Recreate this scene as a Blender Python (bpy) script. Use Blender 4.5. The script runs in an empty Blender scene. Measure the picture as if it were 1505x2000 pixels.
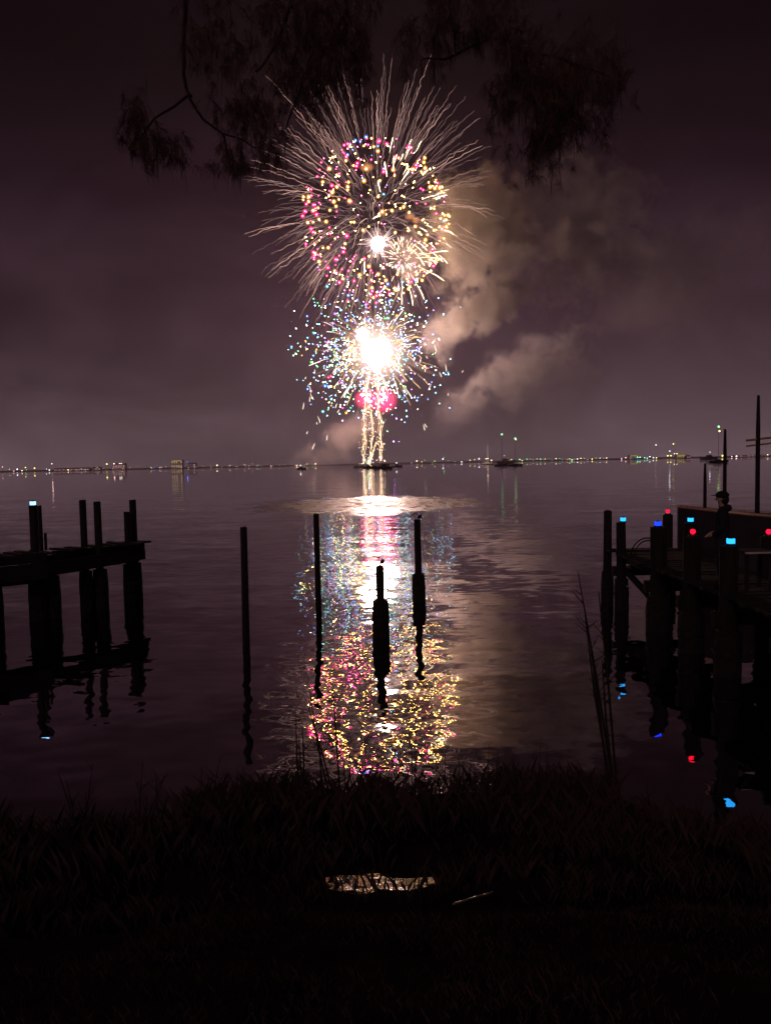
import bpy, bmesh, math, random
from mathutils import Vector, Matrix, noise as mnoise
R = math.radians
random.seed(7)
sc = bpy.context.scene
col = sc.collection

# ---------------------------------------------------------------- camera
CAM = Vector((0.0, 0.0, 3.5))
FPX = 1500.0                                   # focal length in photograph pixels (1505 x 2000)
HORIZON = 904.0
PITCH = math.atan((1000.0 - HORIZON) / FPX)
ROT = Matrix.Rotation(R(90) - PITCH, 3, 'X') @ Matrix.Rotation(R(-1.17), 3, 'Z')
cd = bpy.data.cameras.new('camera'); cam = bpy.data.objects.new('camera', cd); col.objects.link(cam)
cam.matrix_world = Matrix.Translation(CAM) @ ROT.to_4x4()
cd.sensor_fit = 'VERTICAL'; cd.sensor_height = 36.0; cd.sensor_width = 36.0
cd.lens = 36.0 * FPX / 2000.0
cd.clip_start = 0.05; cd.clip_end = 20000
sc.camera = cam

# ---------------------------------------------------------------- world, added fill sun, exposure
w = bpy.data.worlds.new('World'); sc.world = w; w.use_nodes = True
nt = w.node_tree; nt.nodes.clear()
wo = nt.nodes.new('ShaderNodeOutputWorld')
bg = nt.nodes.new('ShaderNodeBackground'); bg.inputs['Strength'].default_value = 0.05
sky = nt.nodes.new('ShaderNodeTexSky'); sky.sky_type = 'NISHITA'; sky.sun_disc = False
sky.sun_elevation = R(-7); sky.sun_rotation = R(200)
bg2 = nt.nodes.new('ShaderNodeBackground')          # night overcast lit by the towns round the lake, brightest low down
gc = nt.nodes.new('ShaderNodeTexCoord'); sx = nt.nodes.new('ShaderNodeSeparateXYZ'); nt.links.new(gc.outputs['Generated'], sx.inputs[0])
asn = nt.nodes.new('ShaderNodeMath'); asn.operation = 'ABSOLUTE'; nt.links.new(sx.outputs['Z'], asn.inputs[0])
rp = nt.nodes.new('ShaderNodeValToRGB'); nt.links.new(asn.outputs[0], rp.inputs[0])
STOPS = [(0.0, (0.118, 0.078, 0.090)), (0.06, (0.094, 0.059, 0.069)), (0.18, (0.043, 0.0215, 0.0300)), (0.32, (0.0105, 0.0040, 0.0075)), (0.44, (0.0012, 0.0004, 0.0010)), (1.0, (0.0006, 0.0003, 0.0006))]
while len(rp.color_ramp.elements) < len(STOPS): rp.color_ramp.elements.new(0.5)
for el_, (p_, c_) in zip(rp.color_ramp.elements, STOPS): el_.position = p_; el_.color = (*c_, 1)
mp_ = nt.nodes.new('ShaderNodeMapping'); mp_.inputs['Scale'].default_value = (3.6, 3.6, 7.5); nt.links.new(gc.outputs['Generated'], mp_.inputs[0])
nz_ = nt.nodes.new('ShaderNodeTexNoise'); nz_.inputs['Scale'].default_value = 1.0; nz_.inputs['Detail'].default_value = 5; nz_.inputs['Distortion'].default_value = 0.6
nt.links.new(mp_.outputs[0], nz_.inputs['Vector'])
mr_ = nt.nodes.new('ShaderNodeMapRange'); mr_.inputs['From Min'].default_value = 0.3; mr_.inputs['From Max'].default_value = 0.7; mr_.inputs['To Min'].default_value = 0.52; mr_.inputs['To Max'].default_value = 1.48
nt.links.new(nz_.outputs[0], mr_.inputs['Value'])
mu_ = nt.nodes.new('ShaderNodeVectorMath'); mu_.operation = 'SCALE'; nt.links.new(rp.outputs[0], mu_.inputs[0]); nt.links.new(mr_.outputs[0], mu_.inputs['Scale'])
nt.links.new(mu_.outputs[0], bg2.inputs['Color']); bg2.inputs['Strength'].default_value = 1.0
ad = nt.nodes.new('ShaderNodeAddShader')
nt.links.new(sky.outputs[0], bg.inputs['Color'])
nt.links.new(bg.outputs[0], ad.inputs[0]); nt.links.new(bg2.outputs[0], ad.inputs[1])
nt.links.new(ad.outputs[0], wo.inputs['Surface'])
sl = bpy.data.lights.new('fill_sun', 'SUN'); sl.energy = 0.30; sl.angle = R(40); sl.color = (1.0, 0.62, 0.66)  # added warm fill from behind the camera, no such source in the sky
so = bpy.data.objects.new('fill_sun', sl); col.objects.link(so); so.rotation_euler = (R(52), 0, R(-25))

vs = sc.view_settings
sc.display_settings.display_device = 'sRGB'
vs.view_transform = 'Standard'; vs.look = 'None'; vs.exposure = 0.0; vs.gamma = 1.0; vs.use_curve_mapping = False
cy = sc.cycles
cy.use_denoising = True; cy.use_adaptive_sampling = True; cy.adaptive_threshold = 0.015; cy.adaptive_min_samples = 24
cy.max_bounces = 6; cy.diffuse_bounces = 1; cy.glossy_bounces = 2; cy.transmission_bounces = 2
cy.volume_bounces = 0; cy.transparent_max_bounces = 48
cy.sample_clamp_indirect = 12.0; cy.caustics_reflective = False; cy.caustics_refractive = False
cy.volume_step_rate = 1.0; cy.volume_max_steps = 256

# flash strength: everything else is judged against it
FLASH = 150.0

# ---------------------------------------------------------------- helpers
def ray(px, py):
    return (ROT @ Vector(((px - 752.5) / FPX, (1000.0 - py) / FPX, -1.0))).normalized()
def at(px, py, Y):
    d = ray(px, py); return CAM + d * (Y / d.y)
def wl(px, py, z=0.0):
    d = ray(px, py); return CAM + d * ((z - CAM.z) / d.z)

def link(o, parent=None):
    col.objects.link(o)
    if parent: o.parent = parent
    return o
def tag(o, label=None, cat=None, group=None, kind=None):
    if label: o['label'] = label
    if cat: o['category'] = cat
    if group: o['group'] = group
    if kind: o['kind'] = kind
    return o
def empty(name, loc=(0, 0, 0), rz=0, label=None, cat=None, group=None):
    e = bpy.data.objects.new(name, None); link(e); e.location = loc; e.rotation_euler = (0, 0, rz)
    e.empty_display_size = 0.3
    return tag(e, label, cat, group)

class MB:
    """collects shapes into one mesh"""
    def __init__(s): s.v = []; s.f = []; s.m = []
    def add(s, v, f, mi=0):
        n = len(s.v); s.v += [tuple(x) for x in v]; s.f += [tuple(i + n for i in q) for q in f]; s.m += [mi] * len(f)
        return s
    def box(s, c, size, rot=None, mi=0, jit=0.0):
        hx, hy, hz = (a / 2 for a in size); c = Vector(c); v = []
        for x, y, z in ((-1,-1,-1),(1,-1,-1),(1,1,-1),(-1,1,-1),(-1,-1,1),(1,-1,1),(1,1,1),(-1,1,1)):
            p = Vector((x*hx, y*hy, z*hz)) + Vector([random.uniform(-jit, jit) for _ in range(3)])
            if rot is not None: p = rot @ p
            v.append(c + p)
        return s.add(v, [(0,3,2,1),(4,5,6,7),(0,1,5,4),(1,2,6,5),(2,3,7,6),(3,0,4,7)], mi)
    def tube(s, pts, rad, n=6, mi=0, caps=True, squash=None):
        pts = [Vector(p) for p in pts]; k = len(pts)
        if not hasattr(rad, '__len__'): rad = [rad] * k
        v = []; up0 = None
        for i, p in enumerate(pts):
            t = (pts[min(i + 1, k - 1)] - pts[max(i - 1, 0)])
            if t.length < 1e-9: t = Vector((0, 0, 1))
            t.normalize()
            if up0 is None: up0 = t.orthogonal().normalized()
            a = (up0 - t * up0.dot(t))
            a = a.normalized() if a.length > 1e-6 else t.orthogonal().normalized()
            up0 = a; b = t.cross(a)
            for j in range(n):
                th = 2 * math.pi * j / n
                v.append(p + a * (rad[i] * math.cos(th)) + b * (rad[i] * math.sin(th)))
        f = []
        for i in range(k - 1):
            for j in range(n):
                j2 = (j + 1) % n
                f.append((i*n + j, i*n + j2, (i+1)*n + j2, (i+1)*n + j))
        if caps: f += [tuple(reversed(range(n))), tuple((k-1)*n + j for j in range(n))]
        return s.add(v, f, mi)
    def ico(s, c, r, sub=1, mi=0, squash=(1,1,1), jit=0.0):
        bm = bmesh.new(); bmesh.ops.create_icosphere(bm, subdivisions=sub, radius=1.0)
        bm.verts.ensure_lookup_table(); c = Vector(c)
        v = [c + Vector((q.co.x*squash[0], q.co.y*squash[1], q.co.z*squash[2])) * (r * (1 + random.uniform(-jit, jit))) for q in bm.verts]
        f = [tuple(x.index for x in q.verts) for q in bm.faces]; bm.free()
        return s.add(v, f, mi)
    def mesh(s, name, mats):
        me = bpy.data.meshes.new(name); me.from_pydata(s.v, [], s.f)
        if not isinstance(mats, (list, tuple)): mats = [mats]
        for m in mats: me.materials.append(m)
        if len(mats) > 1: me.polygons.foreach_set('material_index', s.m)
        me.update(); return me
    def build(s, name, mats, parent=None, smooth=False, **kw):
        me = s.mesh(name, mats)
        if smooth: me.polygons.foreach_set('use_smooth', [True] * len(me.polygons))
        o = bpy.data.objects.new(name, me); link(o, parent)
        return tag(o, **kw)

def mat(name):
    m = bpy.data.materials.new(name); m.use_nodes = True; m.node_tree.nodes.clear()
    return m, m.node_tree, m.node_tree.nodes.new('ShaderNodeOutputMaterial')
def N(t, kind, **kw):
    n = t.nodes.new(kind)
    for k, v in kw.items(): setattr(n, k, v)
    return n
def emit(name, color, strength, light=False):
    m, t, o = mat(name); e = N(t, 'ShaderNodeEmission')
    e.inputs[0].default_value = (*color, 1); e.inputs[1].default_value = strength
    t.links.new(e.outputs[0], o.inputs['Surface'])
    m.cycles.emission_sampling = 'FRONT' if light else 'NONE'
    return m
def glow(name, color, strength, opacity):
    """translucent glowing shell that paints a bloom halo round a star"""
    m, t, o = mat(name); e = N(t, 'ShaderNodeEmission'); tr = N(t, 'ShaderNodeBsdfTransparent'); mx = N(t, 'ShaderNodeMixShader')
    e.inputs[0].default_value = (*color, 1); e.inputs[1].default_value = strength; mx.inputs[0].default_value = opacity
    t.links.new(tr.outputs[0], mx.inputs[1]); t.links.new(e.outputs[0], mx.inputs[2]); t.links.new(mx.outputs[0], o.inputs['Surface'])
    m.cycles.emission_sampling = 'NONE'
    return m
def surf(name, c1, c2=None, rough=0.8, scale=6.0, bump=0.0, stretch=(1, 1, 1), spec=0.3, coat=0.0):
    m, t, o = mat(name); b = N(t, 'ShaderNodeBsdfPrincipled')
    b.inputs['Roughness'].default_value = rough; b.inputs['Specular IOR Level'].default_value = spec
    b.inputs['Coat Weight'].default_value = coat; b.inputs['Coat Roughness'].default_value = 0.2
    c2 = c2 or tuple(x * 0.6 for x in c1)
    tc = N(t, 'ShaderNodeTexCoord'); mp = N(t, 'ShaderNodeMapping'); mp.inputs['Scale'].default_value = stretch
    nz = N(t, 'ShaderNodeTexNoise'); nz.inputs['Scale'].default_value = scale; nz.inputs['Detail'].default_value = 5
    cr = N(t, 'ShaderNodeValToRGB'); cr.color_ramp.elements[0].position = 0.35; cr.color_ramp.elements[1].position = 0.7
    cr.color_ramp.elements[0].color = (*c2, 1); cr.color_ramp.elements[1].color = (*c1, 1)
    L = t.links
    L.new(tc.outputs['Object'], mp.inputs[0]); L.new(mp.outputs[0], nz.inputs['Vector']); L.new(nz.outputs[0], cr.inputs[0])
    L.new(cr.outputs[0], b.inputs['Base Color'])
    if bump:
        bp = N(t, 'ShaderNodeBump'); bp.inputs['Strength'].default_value = bump; bp.inputs['Distance'].default_value = 0.03
        L.new(nz.outputs[0], bp.inputs['Height']); L.new(bp.outputs[0], b.inputs['Normal'])
    L.new(b.outputs[0], o.inputs['Surface'])
    return m

WOOD = surf('weathered_wood', (0.032, 0.022, 0.018), (0.012, 0.008, 0.007), 0.85, 5, 0.6, (6, 6, 0.6))
WOODH = surf('weathered_plank', (0.03, 0.021, 0.017), (0.011, 0.008, 0.007), 0.85, 5, 0.5, (1, 6, 6))
SLEEVE = surf('barnacled_sleeve', (0.035, 0.026, 0.024), (0.012, 0.009, 0.008), 0.95, 14, 0.9)
BLACK = surf('black_plastic', (0.02, 0.02, 0.022), None, 0.5)
STEEL = surf('galvanised_steel', (0.55, 0.5, 0.48), (0.3, 0.27, 0.25), 0.35, 20)
HULLM = surf('dark_hull_paint', (0.035, 0.025, 0.035), (0.02, 0.014, 0.02), 0.4, 2)
WHITE = surf('white_paint', (0.75, 0.68, 0.62), (0.5, 0.42, 0.38), 0.3, 8, spec=0.5)
VARN = surf('varnished_rail', (0.6, 0.36, 0.24), (0.4, 0.2, 0.12), 0.28, 9, spec=0.6)
BARK = surf('bark', (0.05, 0.036, 0.028), (0.02, 0.014, 0.012), 0.95, 9, 0.8)
LEAF = surf('pine_needle', (0.13, 0.065, 0.05), (0.08, 0.04, 0.03), 0.7, 3)
MOSS = surf('spanish_moss', (0.14, 0.10, 0.085), (0.09, 0.06, 0.055), 0.9, 3)
GRASS = surf('marsh_grass', (0.075, 0.042, 0.034), (0.05, 0.028, 0.022), 0.8, 1.5)
TWIG = surf('bare_twig', (0.04, 0.028, 0.024), None, 0.9, 8)
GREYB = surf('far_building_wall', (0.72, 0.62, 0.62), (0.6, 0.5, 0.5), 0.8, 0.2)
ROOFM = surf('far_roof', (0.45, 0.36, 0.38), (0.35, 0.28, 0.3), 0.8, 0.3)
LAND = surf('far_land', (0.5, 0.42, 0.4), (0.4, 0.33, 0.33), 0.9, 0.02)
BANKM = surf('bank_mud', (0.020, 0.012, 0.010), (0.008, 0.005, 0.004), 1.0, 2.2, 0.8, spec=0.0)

# ---------------------------------------------------------------- water
def water_material(name, amps, rough, patch=True, base=(0.006, 0.005, 0.006)):
    m, t, o = mat(name); L = t.links
    b = N(t, 'ShaderNodeBsdfPrincipled'); b.inputs['Base Color'].default_value = (*base, 1)
    b.inputs['IOR'].default_value = 1.7; b.inputs['Roughness'].default_value = rough
    geo = N(t, 'ShaderNodeNewGeometry')
    tot = None
    def vmath(op, a, c):
        n = N(t, 'ShaderNodeVectorMath', operation=op)
        for i, q in enumerate((a, c)):
            if q is None: continue
            if isinstance(q, tuple): n.inputs[i].default_value = q
            else: L.new(q, n.inputs[i])
        return n.outputs[0]
    def vscale(a, s):
        n = N(t, 'ShaderNodeVectorMath', operation='SCALE'); L.new(a, n.inputs[0])
        if isinstance(s, float): n.inputs['Scale'].default_value = s
        else: L.new(s, n.inputs['Scale'])
        return n.outputs[0]
    for (sx, sy, amp, det) in amps:
        mp = N(t, 'ShaderNodeMapping'); mp.inputs['Scale'].default_value = (sx, sy, 1.0)
        mp.inputs['Location'].default_value = (sx * 3.1, sy * 7.7, 0.3); mp.inputs['Rotation'].default_value = (0, 0, 0.05 * (1 + sx))
        L.new(geo.outputs['Position'], mp.inputs[0])
        nz = N(t, 'ShaderNodeTexNoise'); nz.inputs['Scale'].default_value = 1.0; nz.inputs['Detail'].default_value = det
        L.new(mp.outputs[0], nz.inputs['Vector'])
        c = vscale(vmath('SUBTRACT', nz.outputs['Color'], (0.5, 0.5, 0.5)), amp)
        tot = c if tot is None else vmath('ADD', tot, c)
    if patch:
        # a cat's paw: a wind-ruffled oval of water
        mp = N(t, 'ShaderNodeMapping'); L.new(geo.outputs['Position'], mp.inputs[0])
        mp.inputs['Location'].default_value = (-PATCH[0] / PATCH[2], -PATCH[1] / PATCH[3], 0)
        mp.inputs['Scale'].default_value = (1 / PATCH[2], 1 / PATCH[3], 0)
        nz = N(t, 'ShaderNodeTexNoise'); nz.inputs['Scale'].default_value = 1.0; nz.inputs['Detail'].default_value = 5
        mq = N(t, 'ShaderNodeMapping'); mq.inputs['Scale'].default_value = (0.5, 0.22, 1); L.new(geo.outputs['Position'], mq.inputs[0]); L.new(mq.outputs[0], nz.inputs['Vector'])
        ln = N(t, 'ShaderNodeVectorMath', operation='LENGTH'); L.new(mp.outputs[0], ln.inputs[0])
        a1 = N(t, 'ShaderNodeMath', operation='MULTIPLY_ADD'); L.new(nz.outputs[0], a1.inputs[0]); a1.inputs[1].default_value = 0.8; L.new(ln.outputs['Value'], a1.inputs[2])
        mr = N(t, 'ShaderNodeMapRange'); mr.inputs['From Min'].default_value = 0.8; mr.inputs['From Max'].default_value = 1.5
        mr.inputs['To Min'].default_value = 1.0; mr.inputs['To Max'].default_value = 0.0; L.new(a1.outputs[0], mr.inputs['Value'])
        sn = N(t, 'ShaderNodeTexNoise'); sn.inputs['Scale'].default_value = 1.0; sn.inputs['Detail'].default_value = 3
        mk = N(t, 'ShaderNodeMapping'); mk.inputs['Scale'].default_value = (1.1, 0.55, 1); L.new(geo.outputs['Position'], mk.inputs[0]); L.new(mk.outputs[0], sn.inputs['Vector'])
        sr = N(t, 'ShaderNodeMapRange'); sr.inputs['From Min'].default_value = 0.36; sr.inputs['From Max'].default_value = 0.6; sr.inputs['To Min'].default_value = 0.25; L.new(sn.outputs[0], sr.inputs['Value'])
        mr0 = mr; mr = N(t, 'ShaderNodeMath', operation='MULTIPLY'); L.new(mr0.outputs[0], mr.inputs[0]); L.new(sr.outputs[0], mr.inputs[1])
        rr = N(t, 'ShaderNodeMapRange'); rr.inputs['To Min'].default_value = rough; rr.inputs['To Max'].default_value = 0.64; L.new(mr.outputs[0], rr.inputs['Value']); L.new(rr.outputs[0], b.inputs['Roughness'])
        # fine ripples inside it
        wn = N(t, 'ShaderNodeTexNoise'); wn.inputs['Scale'].default_value = 14.0; wn.inputs['Detail'].default_value = 2; L.new(geo.outputs['Position'], wn.inputs['Vector'])
        c = vscale(vmath('SUBTRACT', wn.outputs['Color'], (0.5, 0.5, 0.5)), PATCH[4])
        mm = N(t, 'ShaderNodeVectorMath', operation='SCALE'); L.new(c, mm.inputs[0]); L.new(mr.outputs[0], mm.inputs['Scale'])
        tot = vmath('ADD', tot, mm.outputs[0])
    flat = vmath('MULTIPLY', tot, (1, 1, 0))
    nn = vmath('NORMALIZE', vmath('ADD', flat, geo.outputs['Normal']), None)
    L.new(nn, b.inputs['Normal'])
    gl = N(t, 'ShaderNodeBsdfGlossy'); gl.inputs['Color'].default_value = (0.86, 0.80, 0.84, 1); gl.inputs['Roughness'].default_value = rough; L.new(nn, gl.inputs['Normal'])
    if patch: L.new(rr.outputs[0], gl.inputs['Roughness'])
    mx = N(t, 'ShaderNodeMixShader'); mx.inputs[0].default_value = 0.42 if patch else 0.0
    L.new(b.outputs[0], mx.inputs[1]); L.new(gl.outputs[0], mx.inputs[2]); L.new(mx.outputs[0], o.inputs['Surface'])
    return m
pl, pr = wl(560, 989), wl(905, 983)
PATCH = (wl(712, 984).x, wl(722, 984).y, (pr.x - pl.x) / 2 * 1.5, (wl(722, 969).y - wl(722, 1001).y) / 2 * 1.1, 0.2)
WATER = water_material('lake_water', [(0.16, 0.55, 0.055, 1.0), (0.7, 1.6, 0.046, 0.5), (2.2, 4.2, 0.048, 0.0), (9.0, 16.0, 0.010, 0.0)], 0.010)
MB().add([(-5000, 5.0, 0), (5000, 5.0, 0), (5000, 9000, 0), (-5000, 9000, 0)], [(0, 1, 2, 3)]).build('water', WATER, kind='structure')
MB().add([(-5000, 5.0, -2.2), (5000, 5.0, -2.2), (5000, 9000, -2.2), (-5000, 9000, -2.2)], [(0, 1, 2, 3)]).build('lake_bed', BANKM, kind='structure')

# ---------------------------------------------------------------- bank in the foreground
PUD = wl(735, 1728, 0.2)
def sstep(a, b, x):
    k = min(1, max(0, (x - a) / (b - a))); return k * k * (3 - 2 * k)
def shore_shift(x):
    return 1.7 * sstep(2.2, 3.1, x) + 0.5 * sstep(-1.2, -2.2, x) + 0.45 * mnoise.noise(Vector((x * .55, 3.3, 0))) * sstep(.9, 1.8, abs(x)) + .18 * mnoise.noise(Vector((x * 1.9, 8.1, 0))) * sstep(.7, 1.2, abs(x))
def bank_z(x, y):
    if y > 4.0: y = y + shore_shift(x) * sstep(4.0, 5.6, y)
    prof = [(-6, 2.1), (0, 1.9), (2.5, 1.55), (4.2, 0.85), (5.3, 0.34), (6.3, 0.20), (7.3, 0.07), (8.2, -0.06), (9.5, -0.7), (11, -1.6)]
    z = prof[-1][1]
    for (a, za), (b, zb) in zip(prof, prof[1:]):
        if y <= b:
            k = max(0, (y - a) / (b - a)); k2 = k * k * (3 - 2 * k) * 0.35 + k * 0.65; z = za + (zb - za) * k2; break
    z += 0.07 * mnoise.noise(Vector((x * 0.9, y * 0.9, 2))) + 0.025 * mnoise.noise(Vector((x * 4, y * 4, 5)))
    # the shallow seep scooped into the bank
    d = math.hypot((x - PUD.x) / 0.62, (y - PUD.y) / 0.30)
    if d < 1.5: z -= 0.12 * (1 - d / 1.5)
    return z
NX, NY = 150, 110
v = []; f = []
for j in range(NY + 1):
    for i in range(NX + 1):
        x = -26 + 52 * i / NX; y = -8 + 19 * j / NY
        if abs(x) < 26: x = 26 * (abs(x) / 26) ** 1.5 * (1 if x > 0 else -1)
        v.append((x, y, bank_z(x, y)))
for j in range(NY):
    for i in range(NX):
        a = j * (NX + 1) + i; f.append((a, a + 1, a + NX + 2, a + NX + 1))
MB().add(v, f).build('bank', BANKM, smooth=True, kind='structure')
# seep: a sheet of water draining down the bank, so it tilts towards the lake
SEEP = water_material('seep_water', [(4, 10, 0.30, 1.0), (18, 26, 0.14, 0.0)], 0.10, patch=False)
tilt = Matrix.Rotation(R(-6.0), 3, 'X')
vv = [PUD + Vector((0, 0, 0.0))]; ff = []
for k in range(60):
    th = 2 * math.pi * k / 60; r = 0.95 + 0.55 * mnoise.noise(Vector((math.cos(th) * 1.7, math.sin(th) * 1.7, 9))) + .3 * mnoise.noise(Vector((math.cos(th) * 4.7, math.sin(th) * 4.7, 4)))
    vv.append(PUD + tilt @ Vector((0.56 * r * math.cos(th) - .06, 0.18 * r * math.sin(th), 0)))
for k in range(60): ff.append((0, 1 + k, 1 + (k + 1) % 60))
MB().add(vv, ff).build('puddle', SEEP, kind='structure')

# ---------------------------------------------------------------- haze: smoke-laden night air
def air(name, dens, top, y0=-300, y1=3700, hw=2600, **kw):
    m, t, o = mat(name + '_air'); pv = N(t, 'ShaderNodeVolumePrincipled')
    pv.inputs['Color'].default_value = (0.98, 0.76, 0.97, 1); pv.inputs['Density'].default_value = dens
    pv.inputs['Anisotropy'].default_value = 0.2
    t.links.new(pv.outputs[0], o.inputs['Volume'])
    k = (446 - top) * 0.01
    MB().box((0, (y0 + y1) / 2, (top - 5) / 2), (hw * 2, y1 - y0, top + 5 - k)).build(name, m, kind='stuff', **kw)
air('haze', 0.00010, 440)

# ---------------------------------------------------------------- far shore
SHORE = 1500.0
vv = []; ff = []; n = 80
for i in range(n + 1):
    x = -2200 + 4400 * i / n
    h = 1.0 + 0.8 * abs(mnoise.noise(Vector((x * 0.004, 0, 3)))) + .3 * mnoise.noise(Vector((x * 0.02, 0, 8)))
    vv += [(x, SHORE + 4 * mnoise.noise(Vector((x * .01, 4, 4))), -0.5), (x, SHORE + 20, h * 0.5), (x, SHORE + 90, h), (x, SHORE + 900, h + 2)]
for i in range(n):
    for k in range(3):
        a = i * 4 + k; ff.append((a, a + 4, a + 5, a + 1))
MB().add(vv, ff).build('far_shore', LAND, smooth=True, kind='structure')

LC = {'warm': (1.0, 0.72, 0.42), 'white': (0.95, 0.92, 1.0), 'pink': (1.0, 0.55, 0.55), 'yellow': (1.0, 0.85, 0.2), 'green': (0.25, 1.0, 0.4), 'cyan': (0.3, 0.9, 1.0), 'blue': (0.12, 0.15, 1.0)}
LAMPE = {k: emit('lamp_' + k, c, 3.8) for k, c in LC.items()}
LAMPF = {k: emit('faint_lamp_' + k, c, 1.3) for k, c in LC.items()}
LAMPD = {k: emit('dim_panel_' + k, c, 0.35) for k, c in LC.items()}
lamp_mesh = {}
def lamp(px, py, c, r=1.1, faint=False):
    p = at(px, py, SHORE + 12 + random.uniform(0, 30))
    key = (c, round(r, 1), faint, round(max(p.z, 2.0)))
    if key not in lamp_mesh:
        b = MB(); b.ico((0, 0, 0), r, 1, 0); hgt = max(p.z, 2.0)
        b.tube([(0, 0, -hgt), (0, 0, -r * 0.8)], 0.12, 5, 1)
        b.tube([(0, 0, r * 0.8), (0, 0, r * 1.05)], [r * 0.9, 0.2], 8, 1)
        lamp_mesh[key] = b.mesh('shore_lamp', [(LAMPF if faint else LAMPE)[c], BLACK])
    o = bpy.data.objects.new('shore_lamp', lamp_mesh[key]); link(o); o.location = (p.x, p.y, max(p.z, 2.0))
    side = next(t_ for lim, t_ in ((150, 'at the far left edge'), (290, 'above the ruined pier'), (480, 'above the plain slim pile'), (735, 'just left of the fireworks barge'), (955, 'between the barge and the pale sailboat'),
                (1100, 'right of the anchored sailboats'), (1200, 'in the row left of the kiosk'), (1350, 'beside the blue-fronted kiosk'), (9999, 'behind the masts at the right')) if px < lim)
    nm = {'warm': 'warm white', 'white': 'cold white'}.get(c, c)
    fn = 'faint ' if faint else ''
    tag(o, f'tiny {fn}{nm} lamp on the far shore {side}', 'lamp', f'{fn}{nm} shore lamps {side}')
left = [(8,915,'pink'),(20,919,'warm'),(33,917,'white'),(42,921,'warm'),(52,916,'yellow'),(28,922,'pink'),(92,919,'white'),(97,921,'white'),(56,919,'green'),
        (66,917,'yellow'),(102,908,'pink'),(135,918,'warm'),(190,916,'white'),(210,908,'yellow'),(226,909,'pink'),(233,908,'white'),(241,903,'pink'),(236,908,'warm'),
        (265,913,'white'),(297,913,'yellow'),(304,915,'blue'),(319,914,'pink'),(364,905,'blue'),(386,914,'yellow'),(414,912,'pink'),(424,911,'warm'),(430,914,'white'),
        (446,912,'pink'),(460,912,'warm'),(478,908,'pink'),(486,910,'pink'),(494,908,'warm'),(505,911,'white'),(524,909,'warm'),(531,912,'pink'),(548,910,'pink'),
        (556,909,'white'),(583,909,'warm'),(592,911,'white'),(601,908,'yellow'),(608,910,'green'),(613,909,'warm')]
right = [(800,905,'white'),(815,903,'warm'),(822,904,'yellow'),(832,902,'warm'),(845,905,'green'),(852,901,'yellow'),(864,896,'green'),(868,900,'white'),(877,901,'pink'),
         (890,903,'warm'),(902,902,'white'),(915,899,'warm'),(927,900,'warm'),(938,899,'white'),(945,899,'yellow'),(958,899,'warm')]
for q in left + right: lamp(q[0] + random.uniform(-4, 4), q[1] + random.uniform(-3.5, .5), q[2], r=random.choice([.45, .6, .8, 1.0, 1.3]), faint=random.random() < 0.35)
for k in range(29):
    x = 985 + k * 7.1 + random.uniform(-1.5, 1.5)
    lamp(x, 899 - (x - 985) * 0.018 + random.uniform(-1.6, 1.6), random.choice(['warm', 'warm', 'white', 'yellow', 'green', 'white']), r=random.uniform(0.7, 1.15), faint=random.random() < 0.4)
for k in range(26):
    x = random.uniform(130, 600); lamp(x, 921 - x * 0.0205 + random.uniform(-3, 0), random.choice(['warm', 'pink', 'white']), r=random.uniform(0.5, 0.8), faint=True)
for q in [(1116,902,'green',1.2),(1213,897,'pink'),(1221,894,'pink'),(1244,893,'green',1.2),(1249,893,'green',1.2),(1258,894,'cyan'),(1263,895,'green'),(1268,892,'white'),(1275,894,'white'),(1281,894,'yellow'),
          (1303,890,'yellow',1.3),(1309,890,'yellow',1.3),(1307,881,'white'),(1314,867,'yellow',1.2),(1280,869,'white'),(1316,886,'warm'),(1321,886,'warm'),
          (1410,890,'yellow',1.8),(1428,893,'pink'),(1437,891,'white',1.3),(1498,888,'warm',1.0)]:
    lamp(q[0], q[1], q[2], q[3] if len(q) > 3 else 1.0)

def house(px, py, wpx, hpx, label, wc, rows, cols, roof='gable', strip=None):
    p = at(px, py, SHORE + 40); s = (SHORE + 40) / FPX; W, H = wpx * s, hpx * s
    base = 1.0; top = p.z; H = max(top - base, 3.0)
    e = empty('waterfront_building', (p.x, SHORE + 40, base), 0, label, 'building')
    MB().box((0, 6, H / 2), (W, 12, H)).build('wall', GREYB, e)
    if roof == 'gable':
        MB().add([(-W/2-.5, -.5, H), (W/2+.5, -.5, H), (W/2+.5, 12.5, H), (-W/2-.5, 12.5, H), (-W/2, 6, H + 2.6), (W/2, 6, H + 2.6)],
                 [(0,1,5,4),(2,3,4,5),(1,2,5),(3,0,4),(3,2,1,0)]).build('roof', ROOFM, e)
    else:
        MB().box((0, 6, H + 0.3), (W + 1, 13, 0.6)).build('roof', ROOFM, e)
    wm = MB().box((0, 0, 0), (W / cols * 0.5, 0.2, H / rows * 0.5)).mesh('window', LAMPD[wc])
    for r in range(rows):
        for c in range(cols):
            if random.random() < 0.25: continue
            o = bpy.data.objects.new('window', wm); link(o, e); o.location = (-W/2 + W * (c + .5) / cols, -0.12, H * (r + .55) / rows)
    if strip: MB().box((0, -0.4, H - 1.0), (W * 0.8, 0.4, 1.4)).build('lit_sign_band', LAMPD[strip], e)
house(345, 899, 22, 14, 'lit building with a yellow roof band on the far left shore', 'warm', 2, 5, 'flat', 'yellow')
house(232, 907, 24, 8, 'low pale house on the far shore left of the yellow-banded building', 'pink', 1, 5)
house(140, 916, 70, 6, 'long low dim shed on the far left shore', 'pink', 1, 9)
house(375, 906, 14, 8, 'small white-lit house just right of the yellow-banded building', 'white', 2, 3)
house(188, 914, 16, 6, 'small low house on the far shore with a pale front', 'warm', 1, 3)
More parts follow.
